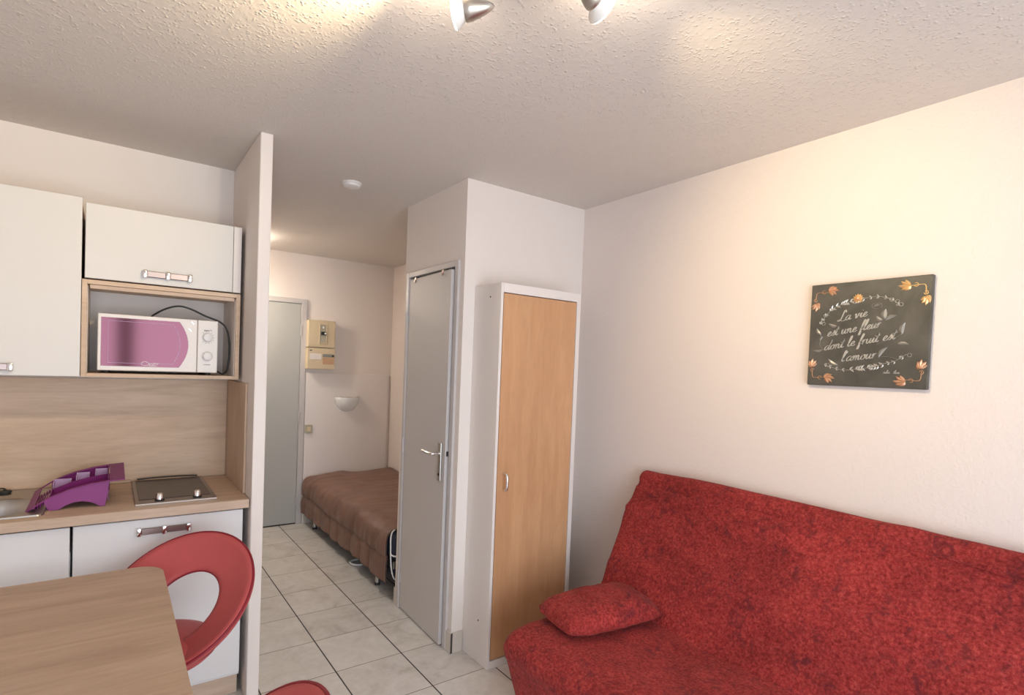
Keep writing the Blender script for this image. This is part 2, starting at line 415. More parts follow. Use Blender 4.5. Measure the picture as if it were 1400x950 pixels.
# ------------------------------------------------------------------ entry door in the end wall
d1 = bpy.data.objects.new('door_1', None); C.objects.link(d1); d1['kind'] = 'structure'; d1.location = (1.05, YE, 0); P = []
bm = bmesh.new(); box(bm, 1.420, 1.471, YE-.022, YE, 0, 2.085, .003, 1); box(bm, .62, .665, YE-.022, YE, 0, 2.085, .003, 1); box(bm, .665, 1.420, YE-.022, YE, 2.042, 2.085, .003, 1)
P.append(obj('door_frame', bm, M['frame']))
P.append(obj('door_leaf', B(.668, 1.417, YE-.014, YE-.001, .012, 2.038, .002, 1), plain('entry_door_grey', (.455, .455, .435), .45, 0, .4)))
for z in (1.80, 1.0, .22):
    bm = bmesh.new(); tube(bm, [(1.419, YE-.026, z-.045), (1.419, YE-.026, z+.045)], .008, 10); P.append(obj('hinge', bm, M['frame'], smooth=40))
P.append(obj('threshold_shadow', B(.668, 1.417, YE-.010, YE, 0, .012), M['dark']))
world_parts(d1, P)

# ------------------------------------------------------------------ wardrobe
wd = thing('wardrobe', 'tall narrow white-framed wardrobe with a beech door standing against the bathroom wall', 'wardrobe', (1.832, 2.33, 0)); P = []
wx0, wx1, wy, wz = 1.5633, 2.1014, 2.2077, 1.945
bm = bmesh.new()
box(bm, wx0, wx0+.016, wy, YB-.001, 0, wz, .0015, 1); box(bm, wx1-.026, wx1, wy, YB-.001, 0, wz, .0015, 1)
box(bm, wx0+.016, wx1-.026, wy, YB-.001, wz-.047, wz, .0015, 1); box(bm, wx0+.016, wx1-.026, wy, YB-.001, 0, .040, .0015, 1)
box(bm, wx0+.016, wx1-.026, YB-.012, YB-.001, .04, wz-.047)
for z in (.55, 1.2): box(bm, wx0+.016, wx1-.026, wy+.03, YB-.012, z, z+.018)
P.append(obj('carcass', bm, M['wardrobe']))
dr = obj('door', B(wx0+.021, wx1-.029, wy+.003, wy+.021, .045, wz-.051, .001, 1), M['beech']); P.append(dr)
bm = bmesh.new(); tube(bm, catmull([(1.618, wy+.004, .995), (1.618, wy-.028, .992), (1.618, wy-.036, .975), (1.618, wy-.037, .945), (1.618, wy-.036, .925), (1.618, wy-.028, .912), (1.618, wy+.004, .909)], 5), .0062, 10)
hd = obj('handle', bm, M['chrome'], smooth=60); hd['label'] = 'chrome bow handle'; P.append(hd)
for z in (1.88, .22):
    bm = bmesh.new(); tube(bm, [(wx0-.002, 2.30, z), (wx0+.004, 2.30, z)], .004, 10); P.append(obj('screw_hole', bm, M['dark']))
world_parts(wd, P)
hd.parent = dr; hd.matrix_parent_inverse = Matrix.Identity(4)

# ------------------------------------------------------------------ kitchen
def handle(name, xc, y, z, w):
    """chrome bow with three cut-glass looking blocks, projecting towards -y"""
    bm = bmesh.new()
    for k in (-1, 0, 1):
        box(bm, xc+k*w/2-.009, xc+k*w/2+.009, y-.026, y, z-.017, z+.017, .004, 2)
    bar = bmesh.new()
    for k in (-1, 1):
        a, b = (xc-w/2+.008, xc-.008) if k < 0 else (xc+.008, xc+w/2-.008)
        box(bm, a, b, y-.017, y-.010, z-.013, z+.013, .002, 1, None, 1)  # chrome bars: darker brown metal puts dark room reflections into the colour
    bar.free(); o = obj(name, bm, [M['chrome'], M['bronze_and_reflection']], smooth=35); return o
yf = 2.83      # front of the wall units
# tall left wall unit
cu = thing('wall_cabinet', 'large white wall cabinet at the left edge with small chrome handle', 'cabinet', (-.40, YK, 1.415)); P = []
P.append(obj('cabinet_body', B(-.70, -.112, yf+.02, YK-.002, 1.417, 2.15, .001, 1), M['oak_side']))
dd = obj('door', B(-.70, -.108, yf, yf+.018, 1.419, 2.152, .0015, 1), M['cab']); P.append(dd)
hh = handle('handle', -.40, yf, 1.452, .155); P.append(hh)
world_parts(cu, P); hh.parent = dd
# flap unit
fu = thing('wall_cabinet', 'white flap-door wall cabinet with wide chrome handle above the microwave niche', 'cabinet', (.20, YK, 1.82)); P = []
P.append(obj('cabinet_body', B(-.098, .496, yf+.02, YK-.002, 1.828, 2.135, .001, 1), M['oak_side']))
dd = obj('flap_door', B(-.097, .457, yf, yf+.018, 1.828, 2.135, .0015, 1), M['cab']); P.append(dd)
fi = obj('filler_strip', B(.459, .493, yf+.002, yf+.018, 1.828, 2.135, .001, 1), M['wardrobe']); P.append(fi)
hh = handle('handle', .196, yf, 1.868, .170); P.append(hh)
world_parts(fu, P); hh.parent = dd
# open niche
nu = thing('wall_shelf_unit', 'open oak-edged niche below the flap cabinet holding the microwave', 'shelf', (.19, YK, 1.415)); P = []
bm = bmesh.new()
box(bm, -.106, -.088, yf+.004, YK-.002, 1.418, 1.822, .001, 1); box(bm, .476, .494, yf+.004, YK-.002, 1.418, 1.822, .001, 1)
box(bm, -.088, .476, yf+.004, YK-.002, 1.418, 1.434, .001, 1); box(bm, -.088, .476, yf+.004, YK-.002, 1.804, 1.822, .001, 1)
P.append(obj('shelf_frame', bm, M['oak']))
P.append(obj('light_rail', B(-.08, .470, yf+.012, yf+.035, 1.786, 1.804, .003, 2), M['oak_edge']))
P.append(obj('back_panel', B(-.088, .476, YK-.012, YK-.002, 1.434, 1.804), M['carcass']))
for a_, b_ in ((-.0879, -.086), (.474, .4759)): P.append(obj('side_lining', B(a_, b_, yf+.02, YK-.012, 1.434, 1.80), M['carcass']))
world_parts(nu, P)
# splashbacks
tag(obj('splashback', B(XL+.01, XP1-.012, YK-.012, YK-.001, .902, 1.40), M['oak']), 'light oak-grain splashback panel on the kitchen wall behind the sink', 'splashback')
tag(obj('side_splashback', B(XP1-.011, XP1-.001, 2.69, YK-.013, .902, 1.405, .001, 1), M['oak_side']), 'narrow upright oak-grain splashback panel on the partition beside the hob', 'splashback')
# worktop with sink cut-out
wt = bmesh.new(); sx0, sx1, sy0, sy1 = -.90, -.235, 2.675, 2.985
for a, b, c, d in ((XL, sx0, 2.585, YK-.013), (sx1, .506, 2.585, YK-.013), (sx0, sx1, 2.585, sy0), (sx0, sx1, sy1, YK-.013)):
    box(wt, a, b, c, d, .862, .900)
bmesh.ops.remove_doubles(wt, verts=wt.verts[:], dist=.0001)
wo = obj('worktop', wt, M['oak']); tag(wo, 'oak-grain kitchen worktop running along the wall under the sink and hob', 'worktop')
rail = obj('worktop_edge', B(XL, .506, 2.578, 2.585, .862, .8995, .002, 2), M['oak_edge']); rail.parent = wo
us = obj('upstand', B(-.10, .086, YK-.040, YK-.013, .900, .9125, .004, 2), M['oak_edge']); us.parent = wo
# base units
def base_unit(x0, x1, label, hx, top=.858):
    t = thing('base_cabinet', label, 'cabinet', ((x0+x1)/2, 2.9, 0)); P = []
    P.append(obj('cabinet_body', B(x0, x1, 2.625, YK-.02, .10, top), M['cab_low']))
    d = obj('door', B(x0+.002, x1-.002, 2.604, 2.622, .118, .852, .0015, 1), M['cab_low']); P.append(d)
    h = None
    if hx is not None: h = handle('handle', hx, 2.604, .806, .175); P.append(h)
    P.append(obj('plinth', B(x0, x1, 2.66, 2.676, .0, .10), M['oak_edge']))
    world_parts(t, P)
    if h: h.parent = d
    return t
base_unit(-.113, .488, 'white kitchen base cabinet below the hob, with a long chrome handle', .187)
base_unit(-.720, -.119, 'white kitchen base cabinet below the sink, mostly hidden by the table', -.42, .75)
# sink
sk = thing('kitchen_sink', 'stainless steel inset sink with rounded bowl at the left end of the worktop', 'sink', (-.55, 2.9, .9)); P = []
def rrect(x0, x1, y0, y1, r, n=10):
    pts = []
    for cx, cy, a0 in ((x1-r, y1-r, 0), (x0+r, y1-r, 90), (x0+r, y0+r, 180), (x1-r, y0+r, 270)):
        for k in range(n+1):
            a = math.radians(a0+90*k/n); pts.append((cx+r*math.cos(a), cy+r*math.sin(a)))
    return pts
def ring(bm, pts, z): return [bm.verts.new((x, y, z)) for x, y in pts]
def bridge(bm, a, b):
    n = len(a)
    for k in range(n): bm.faces.new((a[k], a[(k+1) % n], b[(k+1) % n], b[k]))
bm = bmesh.new()
o0 = ring(bm, rrect(-1.05, -.202, 2.632, 3.135, .022), .9005); o1 = ring(bm, rrect(-1.048, -.204, 2.634, 3.133, .022), .906); o2 = ring(bm, rrect(-1.04, -.212, 2.642, 3.125, .018), .9065)
o3 = ring(bm, rrect(-1.035, -.217, 2.647, 3.120, .016), .9035)
i0 = ring(bm, rrect(-.66, -.236, 2.668, 2.985, .11), .9035); i1 = ring(bm, rrect(-.655, -.242, 2.673, 2.980, .11), .899)
i2 = ring(bm, rrect(-.645, -.256, 2.685, 2.968, .10), .86); i3 = ring(bm, rrect(-.635, -.268, 2.695, 2.958, .09), .78)
i4 = ring(bm, rrect(-.60, -.305, 2.73, 2.925, .07), .762); c0 = bm.verts.new((-.45, 2.83, .760))
for a, b in ((o0, o1), (o1, o2), (o2, o3), (o3, i0), (i0, i1), (i1, i2), (i2, i3), (i3, i4)): bridge(bm, a, b)
for k in range(len(i4)): bm.faces.new((i4[k], i4[(k+1) % len(i4)], c0))
P.append(obj('basin', bm, M['steel'], smooth=40))
bm = bmesh.new(); lathe(bm, [(0, .001), (.02, .001), (.034, .004), (.038, .002)], 24, Matrix.Translation((-.45, 2.83, .762))); P.append(obj('drain', bm, M['chrome'], smooth=40))
world_parts(sk, P)
tp = thing('kitchen_tap', 'chrome mixer tap behind the sink, spout tip just inside the left edge', 'tap', (-.50, 3.06, .904)); P = []
bm = bmesh.new(); lathe(bm, [(0, .0), (.026, 0), (.026, .008), (.020, .012), (.019, .07), (.022, .075), (.020, .095), (0, .10)], 24, Matrix.Translation((-.50, 3.06, .904))); P.append(obj('tap_body', bm, M['chrome'], smooth=40))
bm = bmesh.new(); tube(bm, catmull([(-.50, 3.05, .96), (-.49, 3.02, 1.02), (-.46, 2.98, 1.055), (-.425, 2.93, 1.06), (-.392, 2.89, 1.045), (-.388, 2.885, 1.02)], 6), .010, 12); P.append(obj('spout', bm, M['chrome'], smooth=60))
bm = bmesh.new(); tube(bm, catmull([(-.50, 3.06, 1.0), (-.51, 3.04, 1.02), (-.53, 2.98, 1.045)], 5), .006, 10); P.append(obj('lever', bm, M['chrome'], smooth=60))
world_parts(tp, P)
pg = thing('sink_plug', 'small black rubber plug lying on the rear rim of the sink', 'plug', (-.372, 3.085, .904)); P = []
bm = bmesh.new(); lathe(bm, [(0, 0), (.020, 0), (.024, .010), (.022, .014), (.006, .016), (.005, .022), (0, .023)], 24, Matrix.Translation((-.365, 3.085, .904))); P.append(obj('stopper', bm, M['black'], smooth=40))
bm = bmesh.new(); tube(bm, catmull([(-.365, 3.085, .926), (-.378, 3.07, .93), (-.40, 3.065, .912), (-.43, 3.07, .908), (-.455, 3.09, .908)], 6), .003, 6); P.append(obj('chain', bm, M['black']))
world_parts(pg, P)

# hob
hb = thing('hob', 'stainless framed two-zone domino hob with two steel knobs set in the worktop', 'hob', (.235, 2.9, .9)); P = []
Mh = Matrix.Translation((.232, 2.90, 0))
P.append(obj('rim', B(.086, .386, 2.640, 3.145, .9005, .908, .002, 2), M['steel_dark']))
P.append(obj('front_trim', B(.086, .386, 2.636, 2.641, .9005, .9085, .0015, 2), M['chrome']))
P.append(obj('cooking_surface', B(.101, .371, 2.712, 3.130, .908, .9105, .001, 1), M['hob']))
bm = bmesh.new(); tube(bm, catmull([(.108, 3.136, .915), (.18, 3.139, .918), (.30, 3.139, .918), (.365, 3.136, .915)], 4), .0035, 8); P.append(obj('rear_rail', bm, M['black'], smooth=60))
for x in (.174, .314):
    bm = bmesh.new(); lathe(bm, [(0, 0), (.018, 0), (.018, .004), (.0145, .006)], 24, Matrix.Translation((x, 2.683, .908))); o = obj('knob_ring', bm, M['black'], smooth=40)
    bm = bmesh.new(); lathe(bm, [(.0145, .005), (.0135, .026), (.011, .029), (0, .030)], 24, Matrix.Translation((x, 2.683, .908))); k = obj('knob', bm, M['chrome'], smooth=40)
    P += [o, k]
world_parts(hb, P)
P[4].parent = P[5]; P[6].parent = P[7]
for a in (P[4], P[6]): a.matrix_parent_inverse = Matrix.Identity(4)

# dish rack
rk = thing('dish_rack', 'purple plastic dish drainer rising from the sink rim towards the hob', 'dish rack', (-.1, 2.87, .9)); P = []
def ztop(x):
    pts = [(-.262, .913), (-.225, .938), (-.19, .962), (-.13, .987), (-.06, 1.004), (0, 1.012), (.06, 1.016)]
    for (a, za), (b, zb) in zip(pts, pts[1:]):
        if x <= b: return za+(zb-za)*max(0, (x-a))/(b-a)
    return pts[-1][1]
TH = .0025
def xz_panel(bm, pts, y0, y1, lean=0):
    prism(bm, pts, lambda x, z: (x, y0-(1.0-z)*lean, z), lambda x, z: (x, y1-(1.0-z)*lean, z))
xs = [-.205+i*(.205)/16 for i in range(17)]
def skirtpts(zt):
    top = [(x, zt(x)) for x in xs]
    bot = [(.0-.005, .96), (-.014, .9015), (-.030, .9015), (-.045, .912), (-.065, .922), (-.09, .927), (-.115, .925), (-.135, .918), (-.15, .910), (-.160, .9015), (-.192, .9015), (-.205, .93)]
    return top+bot
zf = lambda x: ztop(x)-.012
bm = bmesh.new(); xz_panel(bm, skirtpts(zf), 2.715, 2.715+TH, .12); P.append(obj('front_panel', bm, M['purple']))
bm = bmesh.new(); xz_panel(bm, skirtpts(ztop), 3.03, 3.03+TH, -.05); P.append(obj('rear_panel', bm, M['purple']))
bm = bmesh.new(); prism(bm, [(2.712, 1.0), (3.03, 1.012), (3.03, .93), (2.95, .925), (2.80, .925), (2.705, .925)], lambda y, z: (-.006, y, z), lambda y, z: (-.006+TH, y, z))
P.append(obj('end_panel', bm, M['purple']))
# rim: front strip, rear strip, broad right lip
bm = bmesh.new(); n = 24
def strip(bm, x0, x1, ya, yb, dz=0, n=20, w=.004):
    A = []
    for i in range(n+1):
        x = x0+(x1-x0)*i/n; f = lambda y: ztop(x)-.012*(1-(y-2.715)/.315)+dz
        A.append([bm.verts.new(q) for q in ((x, ya, f(ya)), (x, yb, f(yb)), (x, yb, f(yb)-w), (x, ya, f(ya)-w))])
    for a, b in zip(A, A[1:]):
        for k in range(4): bm.faces.new((a[k], a[(k+1) % 4], b[(k+1) % 4], b[k]))
    bm.faces.new(A[0]); bm.faces.new(A[-1][::-1])
strip(bm, -.262, 0, 2.708, 2.722, .002); strip(bm, -.262, 0, 3.022, 3.040, .002); strip(bm, 0, .052, 2.708, 3.040, .002, 6)
strip(bm, -.262, -.235, 2.722, 3.022, .002, 4)
P.append(obj('rim', bm, M['purple']))
# basket floor, drip channel ribs
bm = bmesh.new(); strip(bm, -.235, 0, 2.722, 2.93, -.038, 20, .003); P.append(obj('basket_floor', bm, M['purple']))
bm = bmesh.new()
for i in range(7):
    x = -.245+i*.0085; z = ztop(x)
    tube(bm, [(x, 2.74, z-.034), (x, 2.745, z-.016), (x, 2.90, z-.010), (x, 2.925, z-.034)], .0022, 6)
P.append(obj('plate_ribs', bm, M['purple']))
# cutlery compartments along the rear
bm = bmesh.new(); strip(bm, -.205, 0, 2.925, 2.928, -.016, 20, .028); P.append(obj('cutlery_wall', bm, M['purple']))
for a, b in ((-.195, -.135), (-.118, -.072), (-.052, -.008)):
    bm = bmesh.new()
    zt = ztop((a+b)/2)
    box(bm, a, b, 2.985, 2.988, zt-.05, zt-.002); box(bm, a, a+.0025, 2.93, 2.988, zt-.05, zt-.006); box(bm, b-.0025, b, 2.93, 2.988, zt-.05, zt-.006); box(bm, a, b, 2.93, 2.988, zt-.052, zt-.050)
    P.append(obj('cutlery_cup', bm, M['purple_light']))
world_parts(rk, P)

# ------------------------------------------------------------------ microwave
mw = thing('microwave', 'cream microwave oven with pink-tinted door and two dials inside the oak niche', 'microwave', (.176, 2.99, 1.434)); P = []
mx0, mx1, my, mz0, mz1 = -.052, .408, 2.880, 1.446, 1.690
P.append(obj('casing', B(mx0+.004, mx1-.002, my+.018, 3.155, mz0, mz1-.002, .004, 2), M['micro']))
P.append(obj('door', B(mx0, .322, my, my+.018, mz0, mz1, .004, 3), M['micro'])); mdoor = P[-1]
P.append(obj('control_panel', B(.3235, mx1, my, my+.018, mz0, mz1, .004, 3), M['micro']))
def winpts(x0, x1, z0, z1, bow, n=14):
    zc = (z0+z1)/2; pts = [(x0, z0), (x0, z1)]
    for i in range(n+1):
        z = z1+(z0-z1)*i/n; t = (z-zc)/(z1-zc); pts.append((x1+bow*(1-t*t), z))
    return pts
fy = lambda y: (lambda x, z: (x, y, z))
bm = bmesh.new(); prism(bm, winpts(-.040, .250, 1.466, 1.674, .036), fy(my-.0025), fy(my+.001)); mwin = obj('door_window', bm, M['mglass']); P.append(mwin)
bm = bmesh.new(); o_ = winpts(-.015, .225, 1.480, 1.660, .028)
tube(bm, [(x, my-.003, z) for x, z in o_], .0009, 5, True); mfr = obj('window_outline', bm, M['purple_light']); P.append(mfr)
for z in (1.611, 1.523):
    bm = bmesh.new(); Mk = Matrix.Translation((.364, my, z)) @ Matrix.Rotation(PI/2, 4, 'X')
    lathe(bm, [(.024, 0), (.024, .003), (.020, .005), (.0185, .020), (.016, .022), (0, .022)], 32, Mk)
    kb = obj('dial', bm, M['white_plastic'], smooth=40)
    bm = bmesh.new(); a = .6 if z > 1.55 else .9
    box(bm, -.0012, .0012, -.0005, .0008, .002, .016, 0, 1, Matrix.Translation((.364, my-.0225, z)) @ Matrix.Rotation(a, 4, 'Y'))
    pt = obj('pointer', bm, M['carcass']); P += [kb, pt]
for (x, z) in ((.302, 1.674), (.292, 1.641)):
    bm = bmesh.new(); box(bm, -.008, .008, -.003, .001, -.0025, .0025, .001, 1, Matrix.Translation((x, my, z)) @ Matrix.Rotation(.85, 4, 'Y')); P.append(obj('door_emblem', bm, M['chrome']))
bm = bmesh.new()
for zz, ww in ((1.643, .034), (1.640, .02), (1.482, .03)):
    for k in range(5): box(bm, .350+k*ww/5, .350+k*ww/5+ww/8, my-.0006, my+.0002, zz, zz+.0028)
for k in range(11):
    a = math.radians(-40+k*26); box(bm, -.001, .001, -.0006, .0002, .0265, .0295, 0, 1, Matrix.Translation((.364, my, 1.611)) @ Matrix.Rotation(a, 4, 'Y'))
P.append(obj('panel_print', bm, M['dark']))
def text_mesh(name, body, size, Mx, mat, ext=.0004, shear=0):
    cu_ = bpy.data.curves.new(name, 'FONT'); cu_.body = body; cu_.size = size; cu_.extrude = ext; cu_.shear = shear; cu_.align_x = 'LEFT'
    ob = bpy.data.objects.new('tmp', cu_); dg = bpy.context.evaluated_depsgraph_get(); C.objects.link(ob); dg.update()
    me = bpy.data.meshes.new_from_object(ob.evaluated_get(dg)); bpy.data.objects.remove(ob)
    me.transform(Mx); me.materials.clear(); me.materials.append(mat); me.name = name
    o = bpy.data.objects.new(name, me); C.objects.link(o); return o
RX = Matrix.Rotation(PI/2, 4, 'X')
P.append(text_mesh('brand_lettering', 'ANDY', .015, Matrix.Translation((.128, my-.0034, 1.4735)) @ RX, M['white_cloth'], shear=.25))
bm = bmesh.new(); tube(bm, [(x, my-.0034, z) for x, _, z in catmull([(.131, 0, 1.4845), (.121, 0, 1.489), (.109, 0, 1.485), (.106, 0, 1.477), (.113, 0, 1.4725), (.128, 0, 1.4715), (.15, 0, 1.4705), (.165, 0, 1.4705)], 6)], .0012, 6)
P.append(obj('brand_swoosh', bm, M['white_cloth']))
for x in (-.02, .37):
    for y in (2.91, 3.12): bm = bmesh.new(); lathe(bm, [(0, 1.4342), (.012, 1.4342), (.014, 1.447), (0, 1.447)], 16, Matrix.Translation((x, y, 0))); P.append(obj('foot', bm, M['black']))
world_parts(mw, P)
for a in (mwin, ): a.parent = mdoor
mfr.parent = mdoor
for i, o in enumerate(P):
    if o.name.startswith('pointer'): o.parent = P[i-1]
bm = bmesh.new(); tube(bm, catmull([(.150, 3.12, 1.69), (.150, 3.09, 1.7), (.16, 3.00, 1.709), (.20, 2.96, 1.735), (.25, 2.95, 1.751), (.30, 2.95, 1.742), (.36, 2.945, 1.715), (.425, 2.94, 1.690), (.455, 2.94, 1.655), (.467, 2.94, 1.59), (.467, 2.94, 1.52), (.460, 2.94, 1.462), (.440, 2.935, 1.441), (.418, 2.95, 1.452), (.413, 3.02, 1.46), (.405, 3.14, 1.47)], 7), .0042, 8)
tag(obj('power_cord', bm, M['black'], smooth=60), 'black power cord looping over the top and right side of the microwave', 'cord')

# ------------------------------------------------------------------ things on the end wall
eb = thing('electrical_panel', 'cream plastic electricity meter box mounted beside the entry door', 'electrical panel', (1.59, YE, 1.45)); P = []
yb0 = YE-.085
P.append(obj('upper_housing', B(1.468, 1.718, yb0, YE, 1.648, 1.900, .006, 2), M['cream']))
P.append(obj('lower_housing', B(1.462, 1.720, yb0-.004, YE, 1.447, 1.642, .006, 2), M['cream']))
bm = bmesh.new()
for a, b, c, d in ((1.566, 1.640, 1.860, 1.868), (1.566, 1.640, 1.684, 1.692), (1.566, 1.574, 1.692, 1.860), (1.632, 1.640, 1.692, 1.860)): box(bm, a, b, yb0-.008, yb0, c, d, .002, 1)
P.append(obj('breaker_surround', bm, M['cream']))
P.append(obj('breaker_plate', B(1.574, 1.632, yb0-.003, yb0, 1.692, 1.860), M['beige_grey']))
bm = bmesh.new(); box(bm, 1.582, 1.628, yb0-.018, yb0-.003, 1.765, 1.795, .003, 1); P.append(obj('breaker_switch', bm, M['black']))
P.append(obj('breaker_button', B(1.594, 1.612, yb0-.010, yb0-.003, 1.825, 1.845, .003, 1), M['white_plastic'])); P.append(obj('breaker_lever', B(1.610, 1.625, yb0-.024, yb0-.018, 1.772, 1.788, .002, 1), M['white_plastic']))
for x in (1.478, 1.708):
    for z in (1.660, 1.888):
        bm = bmesh.new(); tube(bm, [(x, yb0-.002, z), (x, yb0+.004, z)], .005, 10); P.append(obj('screw', bm, M['oak_edge']))
P.append(obj('fuse_window', B(1.485, 1.592, yb0-.006, yb0-.003, 1.535, 1.590, .001, 1), M['carcass']))
P.append(obj('fuse_label', B(1.605, 1.708, yb0-.006, yb0-.003, 1.495, 1.555, .001, 1), plain('label_orange', (.55, .33, .20), .6)))
bm = bmesh.new(); box(bm, 1.603, 1.712, yb0-.008, yb0-.003, 1.562, 1.590, .002, 1); P.append(obj('fuse_row', bm, M['silver_dim']))
P.append(obj('catch', B(1.69, 1.707, yb0-.011, yb0-.007, 1.566, 1.582, .001, 1), M['dark'])); P.append(obj('catch', B(1.483, 1.505, yb0-.006, yb0-.003, 1.615, 1.623, .001, 1), M['dark']))
world_parts(eb, P)
# sconce
sc = thing('wall_sconce', 'frosted half-bowl glass uplighter on the wall above the bed', 'wall light', (1.872, YE-.02, 1.10)); P = []
bm = bmesh.new()
n, k_ = 20, 8; R_ = .122; rows = []
for i in range(k_+1):
    ph = PI/2*i/k_; row = []
    for j in range(n+1):
        th = PI*j/n
        row.append(bm.verts.new((1.872-R_*math.cos(th)*math.cos(ph), YE-.021-.085*math.sin(th)*math.cos(ph), 1.188-.145*math.sin(ph))))
    rows.append(row)
for a, b in zip(rows, rows[1:]):
    for j in range(n): bm.faces.new((a[j], a[j+1], b[j+1], b[j]))
bmesh.ops.remove_doubles(bm, verts=bm.verts[:], dist=.0002)
gl = obj('glass_bowl', bm, M['frost'], smooth='all'); md = gl.modifiers.new('s', 'SOLIDIFY'); md.thickness = .004; P.append(gl)
bm = bmesh.new(); box(bm, 1.822, 1.922, YE-.034, YE-.02, 1.10, 1.175, .005, 2); P.append(obj('mounting_plate', bm, M['white_plastic']))
bm = bmesh.new(); tube(bm, [(1.872, YE-.05, 1.12), (1.872, YE-.05, 1.185)], lambda t: .010+.006*math.sin(PI*t), 12); tube(bm, [(1.872, YE-.05, 1.10), (1.872, YE-.05, 1.125)], .013, 12); P.append(obj('bulb', bm, M['bulb_glass'], smooth=50))
bm = bmesh.new(); tube(bm, [(1.872-R_*math.cos(PI*j/24), YE-.021-.085*math.sin(PI*j/24), 1.188) for j in range(25)], .0035, 8); P.append(obj('rim', bm, M['chrome'], smooth=60))
for s_ in (-1, 1):
    bm = bmesh.new(); box(bm, 1.872+s_*.085-.008, 1.872+s_*.085+.008, YE-.075, YE-.06, 1.176, 1.194, .002, 1); P.append(obj('clip', bm, M['chrome']))
world_parts(sc, P)
sw = thing('light_switch', 'small beige square light switch low on the wall beside the entry door', 'light switch', (1.51, YE-.02, .885)); P = []
P.append(obj('cover_plate', B(1.477, 1.545, YE-.034, YE-.02, .845, .925, .003, 2), M['beige_grey']))
P.append(obj('rocker', B(1.493, 1.529, YE-.038, YE-.033, .865, .905, .002, 1), M['cream'])); world_parts(sw, P)
bm = bmesh.new()
lathe(bm, [(0, -.026), (.032, -.026), (.044, -.021), (.046, -.010), (.052, -.008), (.052, 0), (0, 0)], 40, Matrix.Translation((1.056, 2.943, H)))
tag(obj('smoke_detector', bm, M['white_plastic'], smooth=35), 'round white smoke detector on the ceiling over the hallway', 'smoke detector')

# ------------------------------------------------------------------ bed
bed = thing('bed', 'single bed in the alcove under a rumpled brown satin quilt with gathered skirt', 'bed', (1.9, 4.17, 0)); P = []
bm = bmesh.new()
for a, b, c, d in ((1.50, 1.53, 3.20, 5.14), (2.28, 2.31, 3.20, 5.14), (1.53, 2.28, 3.20, 3.23), (1.53, 2.28, 5.11, 5.14), (1.53, 2.28, 4.15, 4.19)): box(bm, a, b, c, d, .20, .25, .003, 1)
P.append(obj('bed_frame', bm, M['steel']))
def mfn(p):
    return p
bm = bmesh.new(); rounded(bm, 1.905, 4.165, .335, .83, 1.97, .172, .05, 40); P.append(obj('mattress', bm, M['navy'], smooth='all'))
bm = bmesh.new()
tube(bm, catmull([(1.53, 3.262, .437), (1.503, 3.243, .428), (1.487, 3.225, .395), (1.484, 3.215, .34), (1.486, 3.214, .27), (1.492, 3.21, .20), (1.505, 3.20, .145), (1.53, 3.19, .13)], 6), .0048, 8)
tube(bm, catmull([(1.485, 3.216, .300), (1.492, 3.19, .293), (1.53, 3.176, .291), (1.65, 3.174, .290), (2.0, 3.174, .290), (2.25, 3.176, .290)], 6), .0048, 8)
tube(bm, catmull([(1.53, 3.19, .13), (1.60, 3.185, .128), (1.9, 3.185, .13)], 6), .004, 8)
P.append(obj('mattress_piping', bm, M['white_cloth'], smooth=60))
bm = bmesh.new()
rounded(bm, 1.90, 3.30, .185, .78, .2, .10, .03, 24, lambda p: p+Vector((0, .006*nz3(p, 30), .008*nz3(p, 25, 2)))); P.append(obj('folded_underblanket', bm, M['navy'], smooth='all'))
def pleat(y, z): return 0
# quilt: a cross section dropped over the mattress, swept along y
prof = [(2.322, .452)]+[(2.322-(2.322-1.60)*i/22, .452) for i in range(1, 23)]+[(1.565, .451), (1.535, .446), (1.508, .436), (1.487, .420), (1.473, .398), (1.465, .372), (1.461, .345), (1.459, .318), (1.459, .296), (1.4625, .283), (1.470, .277), (1.4745, .270), (1.474, .258), (1.4715, .235), (1.470, .21), (1.469, .18), (1.468, .15), (1.467, .12), (1.466, .118)]
bm = bmesh.new(); NY = 230; rows = []
for j in range(NY+1):
    t = j/NY; y = 3.235+(5.172-3.235)*t; row = []
    for i, (x, z) in enumerate(prof):
        px, py, pz = x, y, z
        hang = max(0, (.44-z)/.34)               # 0 on top, 1 at the hem
        top = 1 if x > 1.56 else 0
        w1 = nz3((x*1.4, y*.9, 0), 3.2, 1); w2 = nz3((x, y*.6, 0), 9, 2); w3 = nz3((x*.5, y, 0), 15, 3)
        if z > .40: pz += .020*w1+.012*w2+.005*w3 + .010*max(0, math.sin((x-1.6)*6+y*2.3+w1*4))*.4
        # long crease where top meets side
        cr = math.exp(-((x-(1.555+.03*w1))/.012)**2) if z > .42 else 0; pz -= .009*cr
        if z <= .44 and z > .275:
            px += -.014*nz3((0, y, z*.5), 8, 4)-.012*nz3((0, y, z*.3), 19, 5)
        if z <= .275:                             # gathered skirt
            q = abs(math.sin(y*14.5+2.2*nz3((0, y, 0), 2.2, 6)))**.6
            px += (-.020*q+.006)*min(1, (.278-z)/.06)-.006*nz3((0, y, z), 18, 7)
            pz += -.012*nz3((0, y, 0), 5, 8)*hang + .01*(y-4.2)*.4*hang
        # corners pulled in at the two ends
        e = max(0, (t-.965)/.035); px += .035*e*e*(hang if hang < 1 else 1); pz -= .02*e*e*(1-hang)
        if t < .06: py += .03*(1-hang)*(1-t/.06); py -= .01*hang*(1-t/.06)
        if x > 2.2: px = min(px, 2.325)
        row.append(bm.verts.new((px, py, pz)))
    rows.append(row)
for a, b in zip(rows, rows[1:]):
    for i in range(len(prof)-1): bm.faces.new((a[i], a[i+1], b[i+1], b[i]))
